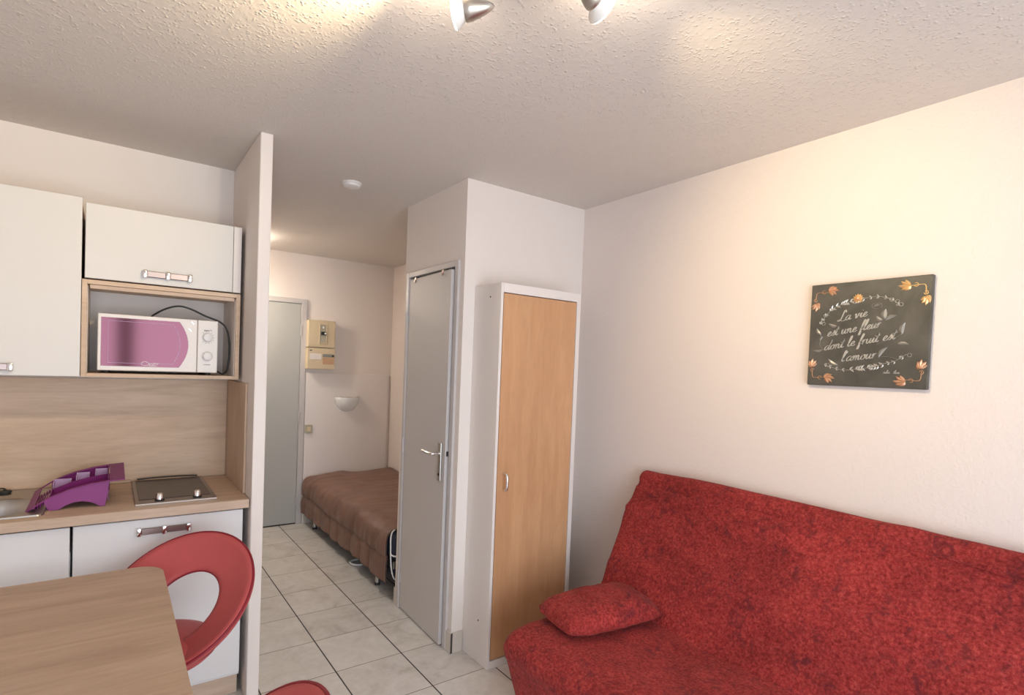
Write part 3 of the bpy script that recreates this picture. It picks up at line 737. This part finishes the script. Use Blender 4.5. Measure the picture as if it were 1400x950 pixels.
edge1 = [r.co.copy() for r in rows[-1]]; edge0 = [r.co.copy() for r in rows[0]]; hem = [r[-1].co.copy() for r in rows]; seam = [r[33].co.copy()+Vector((-.001, 0, 0)) for r in rows]
q = obj('quilt', bm, M['brown'], smooth='all'); md = q.modifiers.new('s', 'SOLIDIFY'); md.thickness = .006; md.offset = 1; P.append(q)
bm = bmesh.new(); tube(bm, edge1, .010, 8); tube(bm, seam, .0035, 6); tube(bm, edge0, .005, 8); tube(bm, hem, .004, 6); qe = obj('quilt_piping', bm, M['brown_edge'], smooth='all'); P.append(qe)
for x, y in ((1.528, 4.94), (1.520, 3.49), (2.28, 4.94), (2.28, 3.49)):
    bm = bmesh.new(); tube(bm, [(x, y, .0), (x, y, .22)], .017, 14); lg = obj('leg', bm, M['steel'], smooth=50); P.append(lg)
    bm = bmesh.new(); tube(bm, [(x, y, .0), (x, y, .018)], .0205, 14); ft = obj('foot_cap', bm, M['black'], smooth=50); P.append(ft)
world_parts(bed, P)
for i, o in enumerate(P):
    if o.name.startswith('foot_cap'): o.parent = P[i-1]
qe.parent = q
bm = bmesh.new(); tube(bm, catmull([(1.66, 3.97, .008), (1.58, 3.885, .009), (1.53, 3.875, .010), (1.495, 3.91, .012), (1.50, 3.965, .012), (1.56, 3.99, .010), (1.66, 3.985, .008)], 8, False), .008, 8)
tag(obj('white_strap', bm, M['white_cloth'], smooth=60), 'white looped strap lying on the floor tiles under the bed', 'strap')

# ------------------------------------------------------------------ sofa bed
sofa = thing('sofa', 'red mottled fabric sofa bed with high sloping back along the right wall', 'sofa', (1.85, .9, 0)); P = []
YS0, YS1 = -.10, 1.865
def seatfn(p):
    u = (p.x-1.37)/.66; low = max(0, (.36-p.z)/.36)
    px, py, pz = p
    if p.x < 1.62: px += .10*low**1.2*max(0, 1-(p.x-1.37)/.25)       # front falls back towards the floor
    py -= .030*low*(1 if p.y > YS1-.12 else 0)
    if p.z > .3:
        pz += .012*nz3((p.x, p.y*.6, 0), 2.5, 11)+.004*nz3(p, 9, 12)
        pz -= .020*max(0, 1-abs(p.x-1.40)/.12)
        pz -= .018*max(0, (p.y-(YS1-.14))/.14)**2
    px += .006*nz3((p.x*.3, p.y, p.z*.4), 6, 13)+.0025*nz3(p, 17, 14)
    py += .006*nz3((p.x, 0, p.z*.4), 7, 15)*(1 if abs(p.y-YS1) < .1 else .3)
    return Vector((px, py, max(.012, pz)))
bm = bmesh.new(); rounded(bm, 1.71, (YS0+YS1)/2, .222, .68, YS1-YS0, .42, .075, 110, seatfn)
P.append(obj('seat', bm, M['red'], smooth='all'))
ang = math.radians(27)
bx, bz = 1.925, .36; ux, uz = math.sin(ang), math.cos(ang)      # up along the back
nx_, nz_ = math.cos(ang), -math.sin(ang)                       # towards the wall
LB = .755
def backfn(p):
    s, t, y = p.z, p.x, p.y          # s along slope 0..LB, t thickness 0..TB
    o = .0
    o -= .016*nz3((s*1.0, y*.5+s*.4, 0), 3.2, 21)+.009*nz3((s*1.3, y*.45+s*.5, 0), 8, 22)+.003*nz3((s, y, 0), 22, 27)
    o -= .016*max(0, 1-abs(nz3((s*1.6+y*.35, y*.25, 0), 3.0, 28))*7)*(t < .07)
    # drag folds running along the back and a stitched ridge near the top
    o += .016*math.exp(-((s-(LB-.075-.030*(1.8-y)/1.8+.012*nz3((0, y, 0), 3, 23)))/.012)**2)*(t < .07)
    o += .009*math.exp(-((s-.20-.05*nz3((0, y, 0), 1.5, 24))/.03)**2)*(t < .07)
    y2 = y-.008*math.sin(s*9)*(1 if y > YS1-.1 else 0)+.030*max(0, (.16-s)/.16)*(1 if y > YS1-.1 else 0)+.004*nz3((s*2, 0, 0), 6, 26)*(y > YS1-.1)
    tt = t*(1-.38*s/LB)+o*(1 if t < .07 else 0)
    return Vector((bx+ux*s+nx_*tt, y2, bz+uz*s+nz_*tt+.008*nz3((0, y, 0), 2.5, 25)*(s > LB*.8)))
bm = bmesh.new(); rounded(bm, .065, (YS0+YS1)/2+.015, LB/2, .13, YS1-YS0+.02, LB, .045, 110, backfn)
P.append(obj('backrest', bm, M['red'], smooth='all'))
bm = bmesh.new()
pts = [backfn(Vector((-.001, YS0+.04+(YS1-YS0-.07)*i/60, LB-.085+.006*math.sin(i*.35)))) for i in range(61)]
tube(bm, pts, .0035, 6); P.append(obj('seam_piping', bm, M['red'], smooth=60))
for y in (YS0+.25, YS1-.3):
    bm = bmesh.new(); box(bm, 2.02, 2.06, y-.03, y+.03, 0, .36, .003, 1); P.append(obj('leg', bm, M['black']))
world_parts(sofa, P)
# scatter cushion
cs = Vector((1.770, 1.660, .478)); ca = math.radians(-13)
bm = bmesh.new(); NX = 40; NYc = 28; LX, LY, TH2 = .485, .325, .076
def cush(u, v, s):
    x, y = u*2-1, v*2-1
    pinch = 1-.13*abs(x)**5; pin2 = 1-.10*abs(y)**5
    h = TH2*((1-abs(x)**3.2)**.55)*((1-abs(y)**3.2)**.55)
    X, Y = x*LX/2*pin2, y*LY/2*pinch
    pp = (X, Y, 0)
    wz = .010*nz3(pp, 11, 31+s)+.006*nz3(pp, 26, 33)
    Z = s*h+wz*(h/TH2)
    if s < 0: Z = s*h*.55
    Z += .010*math.sin(X*7)+.006*nz3(pp, 6, 35)
    X += .006*nz3(pp, 20, 36); Y += .006*nz3(pp, 20, 37)
    return Vector((X, Y, Z))
G = {}
for s in (1, -1):
    for i in range(NX+1):
        for j in range(NYc+1):
            edge = i in (0, NX) or j in (0, NYc)
            key = (i, j, 0 if edge else s)
            if key not in G: G[key] = bm.verts.new(cush(i/NX, j/NYc, s))
    for i in range(NX):
        for j in range(NYc):
            ks = []
            for a, b in ((i, j), (i+1, j), (i+1, j+1), (i, j+1)):
                ks.append(G[(a, b, 0 if (a in (0, NX) or b in (0, NYc)) else s)])
            bm.faces.new(ks if s > 0 else ks[::-1])
cu_o = thing('cushion', 'small red mottled scatter cushion lying on the seat at the sofa end', 'cushion', cs, ca)
cu_o.rotation_euler = (math.radians(0), math.radians(0), ca)
a_ = obj('cushion_cover', bm, M['red'], cu_o, smooth='all')
bm = bmesh.new(); ed = [cush(i/NX, 0, 1) for i in range(NX)]+[cush(1, j/NYc, 1) for j in range(NYc)]+[cush(1-i/NX, 1, 1) for i in range(NX)]+[cush(0, 1-j/NYc, 1) for j in range(NYc)]
tube(bm, ed, .0035, 6, True); obj('cushion_piping', bm, M['red'], cu_o, smooth=60)

# ------------------------------------------------------------------ dining table
tb = thing('dining_table', 'oak-topped table with rounded corner in the left foreground', 'table', (-.25, 1.74, 0)); P = []
tx0, tx1, ty0, ty1 = -.66, .163, 1.13, 2.335
def slab(bm, pts, z0, z1):
    prism(bm, pts, lambda x, y: (x, y, z0), lambda x, y: (x, y, z1))
bm = bmesh.new(); slab(bm, rrect(tx0, tx1, ty0, ty1, .085, 10), .724, .7497)
bmesh.ops.bevel(bm, geom=[e for e in bm.edges if abs(e.verts[0].co.z-e.verts[1].co.z) < 1e-5], offset=.0025, segments=2, affect='EDGES')
P.append(obj('tabletop', bm, M['oak_table']))
for ya_ in (ty0+.12, ty1-.30): P.append(obj('apron', B(tx0+.09, tx1-.12, ya_, ya_+.02, .66, .724), M['steel']))
P.append(obj('leg', (lambda b: (tube(b, [(-.30, 1.72, .02), (-.30, 1.72, .724)], .04, 24), b)[1])(bmesh.new()), M['chrome'], smooth=50))
bm = bmesh.new(); lathe(bm, [(0, 0), (.26, 0), (.26, .008), (.22, .016), (.06, .026), (0, .026)], 40, Matrix.Translation((-.30, 1.72, 0))); P.append(obj('base_plate', bm, M['chrome'], smooth=40))
world_parts(tb, P)

# ------------------------------------------------------------------ swivel chairs with ring backs
def make_chair(label, loc, rz):
    t = thing('swivel_chair', label, 'chair', loc, rz, 'red ring-back swivel chairs at the table')
    tau, a, b, off, ai, bi, dish, cz = .708, .276, .271, .0, .127, .140, .060, .619
    cx = .105
    rear = Vector((math.cos(tau), 0, math.sin(tau))); lat = Vector((0, 1, 0)); nn = rear.cross(lat)
    cen = Vector((cx, 0, cz))
    NT_, NS = 72, 14; bm = bmesh.new(); rings = []; outer = []; inner = []
    for i in range(NT_):
        th = 2*PI*i/NT_; c_, s_ = math.cos(th), math.sin(th)
        Po = cen+rear*(b*c_)+lat*(a*s_)+nn*dish
        Pi = cen+rear*(off+bi*c_)+lat*(ai*s_)
        d = (Po-Pi); wdt = d.length; d.normalize()
        tg = (rear*(-s_)*b+lat*c_*a).normalized(); nr = d.cross(tg).normalized()
        if nr.z < 0 and nr.dot(nn) < 0: nr = -nr
        ringv = []
        for k in range(NS):
            al = 2*PI*k/NS; e = math.copysign(abs(math.cos(al))**.75, math.cos(al)); h = math.copysign(abs(math.sin(al))**.8, math.sin(al))
            mid = (Po+Pi)/2; sag = -.018*(1-e*e)
            ringv.append(bm.verts.new(mid+d*(e*wdt/2)+nr*(h*.021+sag)))
        rings.append(ringv); outer.append(Po); inner.append(Pi)
    for i in range(NT_):
        A, D = rings[i], rings[(i+1) % NT_]
        for k in range(NS): bm.faces.new((A[k], A[(k+1) % NS], D[(k+1) % NS], D[k]))
    br = obj('backrest', bm, M['leather'], t, smooth='all')
    bm = bmesh.new(); tube(bm, outer, .0042, 8, True); tube(bm, inner, .0035, 8, True); pp = obj('piping', bm, M['leather_edge'], br, smooth='all'); pp['label'] = 'dark red piping'
    bm = bmesh.new(); lathe(bm, [(0, .478), (.11, .480), (.165, .490), (.185, .510), (.185, .525), (.172, .542), (.14, .553), (0, .560)], 48, Matrix.Translation((-.005, 0, 0)))
    st = obj('seat', bm, M['leather'], t, smooth='all')
    bm = bmesh.new(); tube(bm, [(-.005+.186*math.cos(2*PI*k/48), .186*math.sin(2*PI*k/48), .520) for k in range(48)], .004, 8, True); obj('piping', bm, M['leather_edge'], st, smooth='all')
    bm = bmesh.new(); tube(bm, [(0, 0, .02), (0, 0, .26)], .030, 20); obj('base_column', bm, M['chrome'], t, smooth=50)
    bm = bmesh.new(); tube(bm, [(0, 0, .26), (0, 0, .482)], .018, 20); obj('gas_lift', bm, M['chrome'], t, smooth=50)
    bm = bmesh.new(); lathe(bm, [(0, 0), (.20, 0), (.205, .004), (.20, .010), (.12, .018), (.035, .032), (0, .032)], 48); obj('base_plate', bm, M['chrome'], t, smooth=40)
    return t
phi = .738
make_chair('red leatherette swivel chair with open ring back, behind the table corner by the kitchen', (.222-.105*math.cos(phi), 2.222-.105*math.sin(phi), 0), phi)
make_chair('red leatherette swivel chair, only the top of its back showing at the bottom edge', (.10, 1.095, 0), -.2)

# ------------------------------------------------------------------ wall plaque
pl = thing('wall_plaque', 'square dark slate-look plaque with silver French script, hanging on the right wall', 'wall decoration', (XR, .892, 1.503)); P = []
PY0, PY1, PZ0, PZ1 = .690, 1.090, 1.503, 1.903
P.append(obj('board', B(XR-.022, XR-.001, PY0, PY1, PZ0, PZ1, .003, 2), M['board']))
XF = XR-.0225
def uv(u, v, d=.0): return Vector((XF-d, PY1-u*.4, PZ1-v*.4))
GL = {
 'L': ([[(.95, 1.75), (.85, 2.25), (.6, 2.2), (.5, 1.4), (.38, .5), (.1, .02), (-.15, .2), (.15, .32), (.6, .0), (1.0, -.05), (1.3, .3)]], 1.15),
 'a': ([[(.72, .85), (.45, 1.0), (.12, .6), (.15, .1), (.4, .02), (.68, .5), (.78, 1.0), (.72, .3), (.85, 0), (1.1, .25)]], 1.0),
 'e': ([[(0, .25), (.35, .4), (.58, .8), (.4, 1.02), (.14, .6), (.22, .1), (.5, 0), (.85, .3)]], .76),
 'i': ([[(0, .3), (.22, 1.0), (.17, .25), (.32, 0), (.55, .25)], [(.27, 1.42), (.30, 1.5)]], .5),
 'l': ([[(0, .3), (.34, 1.3), (.42, 2.15), (.26, 2.25), (.14, 1.4), (.13, .3), (.3, 0), (.55, .25)]], .5),
 'n': ([[(0, .6), (.12, 1.0), (.15, .5), (.13, 0), (.22, .6), (.45, 1.0), (.6, .8), (.6, .2), (.76, 0), (1, .25)]], .95),
 'm': ([[(0, .6), (.12, 1.0), (.15, .5), (.13, 0), (.22, .6), (.42, 1.0), (.54, .8), (.52, 0), (.62, .6), (.82, 1.0), (.95, .8), (.95, .2), (1.1, 0), (1.35, .25)]], 1.3),
 'u': ([[(0, .6), (.14, 1.0), (.1, .25), (.3, 0), (.52, .35), (.66, 1.0), (.63, .2), (.8, 0), (1.0, .25)]], .95),
 'v': ([[(0, .7), (.15, 1), (.22, .5), (.32, 0), (.58, .5), (.68, .98), (.9, .85)]], .9),
 's': ([[(0, .2), (.3, .7), (.42, 1.15), (.55, .5), (.38, .02), (.05, .12)]], .62),
 't': ([[(0, .3), (.24, 1.2), (.3, 1.9), (.2, .9), (.18, .25), (.35, 0), (.6, .25)], [(-.12, 1.22), (.2, 1.3), (.6, 1.42)]], .55),
 'f': ([[(0, .3), (.3, 1.2), (.45, 2.1), (.3, 2.3), (.17, 1.5), (.1, .2), (.0, -.8), (.18, -.85), (.22, -.2), (.15, .1), (.5, .3)]], .52),
 'r': ([[(0, .5), (.14, 1.0), (.15, .5), (.13, 0), (.2, .5), (.4, .95), (.66, .88)]], .64),
 'o': ([[(.5, .98), (.12, .7), (.12, .15), (.42, 0), (.68, .45), (.5, .98), (.85, .8)]], .82),
 'd': ([[(.68, .85), (.42, 1), (.1, .6), (.15, .1), (.4, .02), (.68, .6), (.95, 2.2), (.76, .8), (.75, .2), (.88, 0), (1.1, .25)]], 1.02),
 "'": ([[(.12, 2.1), (.05, 1.65)]], .28), ' ': ([], .62)}
def ribbon(bm, pts, wmin, wmax, h=.0016):
    """pen stroke lying on the plaque: pts are (u,v); downstrokes are heavier"""
    Pq = [uv(a, b) for a, b in pts]; L = len(Pq); rows = []
    for i in range(L):
        t = Pq[min(i+1, L-1)]-Pq[max(i-1, 0)]
        if t.length < 1e-9: t = Vector((0, 1, 0))
        t.normalize(); s = Vector((0, t.z, -t.y)); w = wmin+(wmax-wmin)*abs(t.z)**1.6
        if i in (0, L-1): w *= .4
        p = Pq[i]
        rows.append([bm.verts.new(p+s*w+Vector((.0005, 0, 0))), bm.verts.new(p+s*w*.5-Vector((h, 0, 0))), bm.verts.new(p-s*w*.5-Vector((h, 0, 0))), bm.verts.new(p-s*w+Vector((.0005, 0, 0)))])
    for a, b in zip(rows, rows[1:]):
        for k in range(3): bm.faces.new((a[k], a[k+1], b[k+1], b[k]))
    bm.faces.new(rows[0]); bm.faces.new(rows[-1][::-1])
def script(bm, text, u, v, xh, tilt, wide=.82, slant=.32, wmin=.0008, wmax=.0022):
    ct, st = math.cos(tilt), math.sin(tilt); X = 0
    for ch in text:
        strokes, adv = GL[ch]
        for s in strokes:
            q = catmull([(x, y, 0) for x, y in s], 6)
            ribbon(bm, [(u+((X+p.x*wide+p.y*slant*.8)*ct-p.y*st*0)*xh, v-((p.y)*xh+(X+p.x*wide)*xh*math.tan(tilt))) for p in q], wmin, wmax)
        X += adv*wide
    return X
lt = bmesh.new()
script(lt, 'La vie', .262, .375, .044, .16, 1.14)
script(lt, 'est une fleur', .165, .520, .044, .165, 1.14)
script(lt, 'dont le fruit est', .145, .655, .044, .165, 1.19)
script(lt, "l'amour", .305, .765, .046, .13, 1.16)
P.append(obj('lettering', lt, M['silver']))
sg = bmesh.new()
script(sg, 'aelin', .665, .868, .014, .0, 1.0, .3, .0006, .0009); script(sg, 'tlion', .745, .868, .014, 0, 1.0, .3, .0006, .0009); P.append(obj('signature', sg, M['silver']))
def leafshape(bm, u, v, L_, W_, a, h=.0022):
    """small raised leaf, root at (u,v), pointing at angle a (degrees, 0=right, 90=up)"""
    ca_, sa_ = math.cos(math.radians(a)), math.sin(math.radians(a)); n = 8; lft, rgt, mid = [], [], []
    for i in range(n+1):
        t = i/n; w_ = W_*math.sin(PI*t)**.8*(1-.25*t)/2; x = t*L_
        bend = .12*L_*math.sin(PI*t)
        def pt(x, y, d): return bm.verts.new(uv(u+(x*ca_-y*sa_), v-(x*sa_+y*ca_), d))
        if i in (0, n): k = pt(x, bend, -.0003); lft.append(k); rgt.append(k); mid.append(k)
        else: lft.append(pt(x, bend+w_, -.0003)); rgt.append(pt(x, bend-w_, -.0003)); mid.append(pt(x, bend, h))
    for i in range(n):
        for A, Bq in ((lft, mid), (mid, rgt)):
            f = []
            for k in (A[i], A[i+1], Bq[i+1], Bq[i]):
                if k not in f: f.append(k)
            if len(f) > 2: bm.faces.new(f)
def vine(bm, pts, wmin=.0006, wmax=.001): ribbon(bm, [(p.x, p.y) for p in catmull([(a, b, 0) for a, b in pts], 6)], wmin, wmax)
wr = bmesh.new()
top = catmull([(.10, .395, 0), (.135, .33, 0), (.20, .255, 0), (.30, .205, 0), (.40, .185, 0), (.50, .165, 0), (.60, .160, 0), (.70, .195, 0), (.77, .255, 0)], 5)
bot = catmull([(.155, .795, 0), (.24, .825, 0), (.34, .845, 0), (.46, .83, 0), (.58, .81, 0), (.68, .775, 0), (.75, .755, 0), (.84, .69, 0)], 5)
for arc, dense in ((top, (.22, .62)), (bot, (.28, .70))):
    ribbon(wr, [(p.x, p.y) for p in arc], .0006, .0009)
    for i, p in enumerate(arc[:-1]):
        q = arc[i+1]; a = math.degrees(math.atan2(-(q.y-p.y), q.x-p.x)); f = i/len(arc); big = dense[0] < f < dense[1]
        for s_ in (1, -1):
            if (big and i % 2 == 0) or i % 3 == 0: leafshape(wr, p.x, p.y, .044 if big else .030, .017 if big else .015, a+180*(f > .5)+s_*(38+8*math.sin(i*2.1)))
for bx_, by_ in ((.12, .37), (.145, .31), (.70, .195), (.745, .215), (.775, .245), (.19, .80), (.80, .72), (.86, .70), (.13, .39)):
    ribbon(wr, [(bx_+.016*math.cos(t*.63), by_+.016*math.sin(t*.63)) for t in range(11)], .0006, .0009)
P.append(obj('leaf_wreath', wr, M['silver']))
sp_ = bmesh.new(); vine(sp_, [(.15, .655), (.105, .60), (.115, .52), (.08, .455)]); leafshape(sp_, .115, .50, .085, .034, 125); leafshape(sp_, .105, .56, .05, .02, 60); leafshape(sp_, .14, .645, .10, .028, 185); P.append(obj('leaf_sprig', sp_, M['silver_dim']))
sp_ = bmesh.new(); leafshape(sp_, .255, .42, .085, .035, 160); P.append(obj('leaf_sprig', sp_, M['silver_dim']))
sp_ = bmesh.new(); vine(sp_, [(.60, .415), (.63, .385), (.67, .35)]); leafshape(sp_, .655, .37, .095, .055, 88); leafshape(sp_, .64, .385, .075, .035, 140); leafshape(sp_, .655, .385, .105, .036, 25); P.append(obj('leaf_sprig', sp_, M['silver_dim']))
sp_ = bmesh.new(); ribbon(sp_, [(.585+.042*math.cos(t*.63), .245+.026*math.sin(t*.63)) for t in range(11)], .0007, .001); leafshape(sp_, .555, .25, .06, .024, 10); P.append(obj('leaf_sprig', sp_, M['silver_dim']))
sp_ = bmesh.new(); vine(sp_, [(.60, .60), (.68, .565), (.76, .535), (.80, .50)]); leafshape(sp_, .795, .515, .11, .045, 80); P.append(obj('leaf_sprig', sp_, M['silver_dim']))
sp_ = bmesh.new(); leafshape(sp_, .755, .60, .10, .032, -5); leafshape(sp_, .62, .725, .12, .038, 55); vine(sp_, [(.62, .725), (.66, .715), (.72, .72), (.78, .74)]); P.append(obj('leaf_sprig', sp_, M['silver_dim']))
sp_ = bmesh.new(); leafshape(sp_, .28, .80, .11, .036, 145); P.append(obj('leaf_sprig', sp_, M['silver_dim']))
fl = bmesh.new()
for k in range(12): leafshape(fl, .425, .165, .048, .022, k*30, .003)
for k in range(12): leafshape(fl, .425, .165, .034, .018, k*30+15, .005)
fo = obj('sunflower', fl, M['gold']); P.append(fo)
bm = bmesh.new(); lathe(bm, [(0, .0062), (.005, .0055), (.007, .003), (.007, 0)], 16, Matrix.Translation(uv(.425, .165)) @ Matrix.Rotation(-PI/2, 4, 'Y')); fc = obj('flower_centre', bm, M['copper']); P.append(fc)
for cu_, cv_, su, sv, mt in ((.045, .05, 1, 1, 'copper'), (.955, .05, -1, 1, 'gold'), (.045, .955, 1, -1, 'copper'), (.955, .955, -1, -1, 'copper')):
    cf = bmesh.new()
    def UV(a, b): return (cu_+su*a, cv_+sv*b)
    def an(a): 
        x, y = su*math.cos(math.radians(a)), -sv*math.sin(math.radians(a)); return math.degrees(math.atan2(-(-y) if False else -(sv*math.sin(math.radians(a))), x))
    vine(cf, [UV(.0, .12), UV(.005, .045), UV(.03, .03), UV(.09, .035), UV(.13, .03)], .0012, .0016)
    ribbon(cf, [UV(.075+.017*math.cos(t*.6), .03+.017*math.sin(t*.6)) for t in range(10)], .001, .0013)
    ribbon(cf, [UV(.0+.015*math.cos(t*.6), .105+.018*math.sin(t*.6)) for t in range(10)], .001, .0013)
    for a, L_ in ((0, .075), (28, .06), (-26, .06), (50, .04), (-48, .04)):
        leafshape(cf, *UV(.115, .025), L_+.025, .036, an(a), .004)
        leafshape(cf, *UV(.002, .135), L_*.95+.015, .036, an(90+a), .004)
    P.append(obj('corner_flourish', cf, M[mt]))
world_parts(pl, P)
fc.parent = fo

# ------------------------------------------------------------------ ceiling spot fixture
cl = thing('ceiling_spotlight', 'silver ceiling spotlight fixture with lit swivelling bulbs at the top edge', 'ceiling light', (.80, 1.02, H))
def cone_head(pos, direc, light_e, spill, cone):
    """bullet shade: tail at the back, bulb flaring out in front; pos = where shade meets bulb"""
    zq = Vector(direc).normalized().to_track_quat('Z', 'Y').to_matrix().to_4x4(); Mx = Matrix.Translation(pos) @ zq
    off_ = Matrix.Translation(-cl.location)
    bm = bmesh.new(); lathe(bm, [(0, -.070), (.006, -.066), (.014, -.050), (.021, -.030), (.0255, -.012), (.027, .0), (.0255, .003), (.024, .0)], 32, off_ @ Mx); sh = obj('lamp_shade', bm, M['satin'], cl, smooth=50)
    bm = bmesh.new(); lathe(bm, [(.022, -.002), (.024, .006), (.030, .014), (.0385, .022), (.040, .027)], 32, off_ @ Mx)
    g = obj('bulb', bm, M['bulb_glass'], sh, smooth=50)
    bm = bmesh.new(); lathe(bm, [(.040, .027), (.037, .031), (.025, .034), (0, .036)], 32, off_ @ Mx); obj('bulb_face', bm, M['bulb_on'], sh, smooth=60)
    d = bpy.data.lights.new('spot', 'SPOT'); d.energy = light_e; d.color = (1.0, .79, .45); d.spot_size = math.radians(cone); d.spot_blend = 1.0; d.shadow_soft_size = .012
    lo = bpy.data.objects.new('spot_light', d); C.objects.link(lo); lo.parent = cl
    lo.matrix_local = off_ @ Mx @ Matrix.Translation((0, 0, .05)) @ Matrix.Rotation(PI, 4, 'X')
    if spill:
        d = bpy.data.lights.new('spill', 'POINT'); d.energy = spill; d.color = (1.0, .84, .64); d.shadow_soft_size = .018
        lo = bpy.data.objects.new('bulb_light', d); C.objects.link(lo); lo.parent = cl; lo.matrix_local = off_ @ Mx @ Matrix.Translation((0, 0, .045))
    return Mx
M['satin'] = plain('satin_nickel', (.58, .54, .48), .28, .9)
c0_ = Vector((.80, .98, H))
bm = bmesh.new(); lathe(bm, [(0, -.030), (.03, -.028), (.06, -.018), (.07, 0)], 40, Matrix.Translation(c0_-cl.location)); obj('ceiling_rose', bm, M['chrome'], cl, smooth=40)
for pos, dr_, e, sp2, cone in (((.690, 1.168, 2.386), (-.74, .66, -.10), 38, 2.2, 100), ((.912, .955, 2.392), (.93, .03, -.30), 38, 1.7, 84), ((.62, .80, 2.39), (-.5, -.8, -.1), 6, 1.0, 110)):
    pos = Vector(pos); Mx = cone_head(pos, dr_, e, sp2, cone)
    top_ = pos-Vector(dr_).normalized()*.032
    bm = bmesh.new(); tube(bm, [p-cl.location for p in catmull([tuple(top_+Vector((0, 0, .02))), tuple(top_+Vector((0, 0, .05))), tuple((top_+c0_)/2+Vector((0, 0, .02))), tuple(c0_+Vector((0, 0, -.02)))], 6)], .0055, 10)
    obj('arm', bm, M['chrome'], cl, smooth=60)

# small lamp over the entry door, just out of sight behind the partition: its glow shows on the end wall and ceiling
hx, hy, hz = .74, YE, 2.28
hl = thing('hall_lamp', 'small hall wall lamp over the entry door, behind the partition edge', 'wall light', (hx, hy, hz)); P = []
bm = bmesh.new(); lathe(bm, [(.045, 0), (.045, .012), (.0, .012)], 24, Matrix.Translation((hx, hy, hz)) @ Matrix.Rotation(PI/2, 4, 'X')); P.append(obj('wall_plate', bm, M['white_plastic'], smooth=40))
tube_ = bmesh.new(); tube(tube_, [(hx, hy-.01, hz), (hx, hy-.42, hz)], .006, 8); P.append(obj('arm', tube_, M['chrome']))
bm = bmesh.new(); lathe(bm, [(.045, -.05), (.07, .03)], 24, Matrix.Translation((hx, hy-.42, hz))); P.append(obj('lamp_shade', bm, M['bulb_glass'], smooth=40))
world_parts(hl, P)
d = bpy.data.lights.new('hall', 'POINT'); d.energy = 30; d.color = (1.0, .90, .76); d.shadow_soft_size = .03
lo = bpy.data.objects.new('hall_bulb_light', d); C.objects.link(lo); lo.parent = hl; lo.location = (0, -.40, -.03)
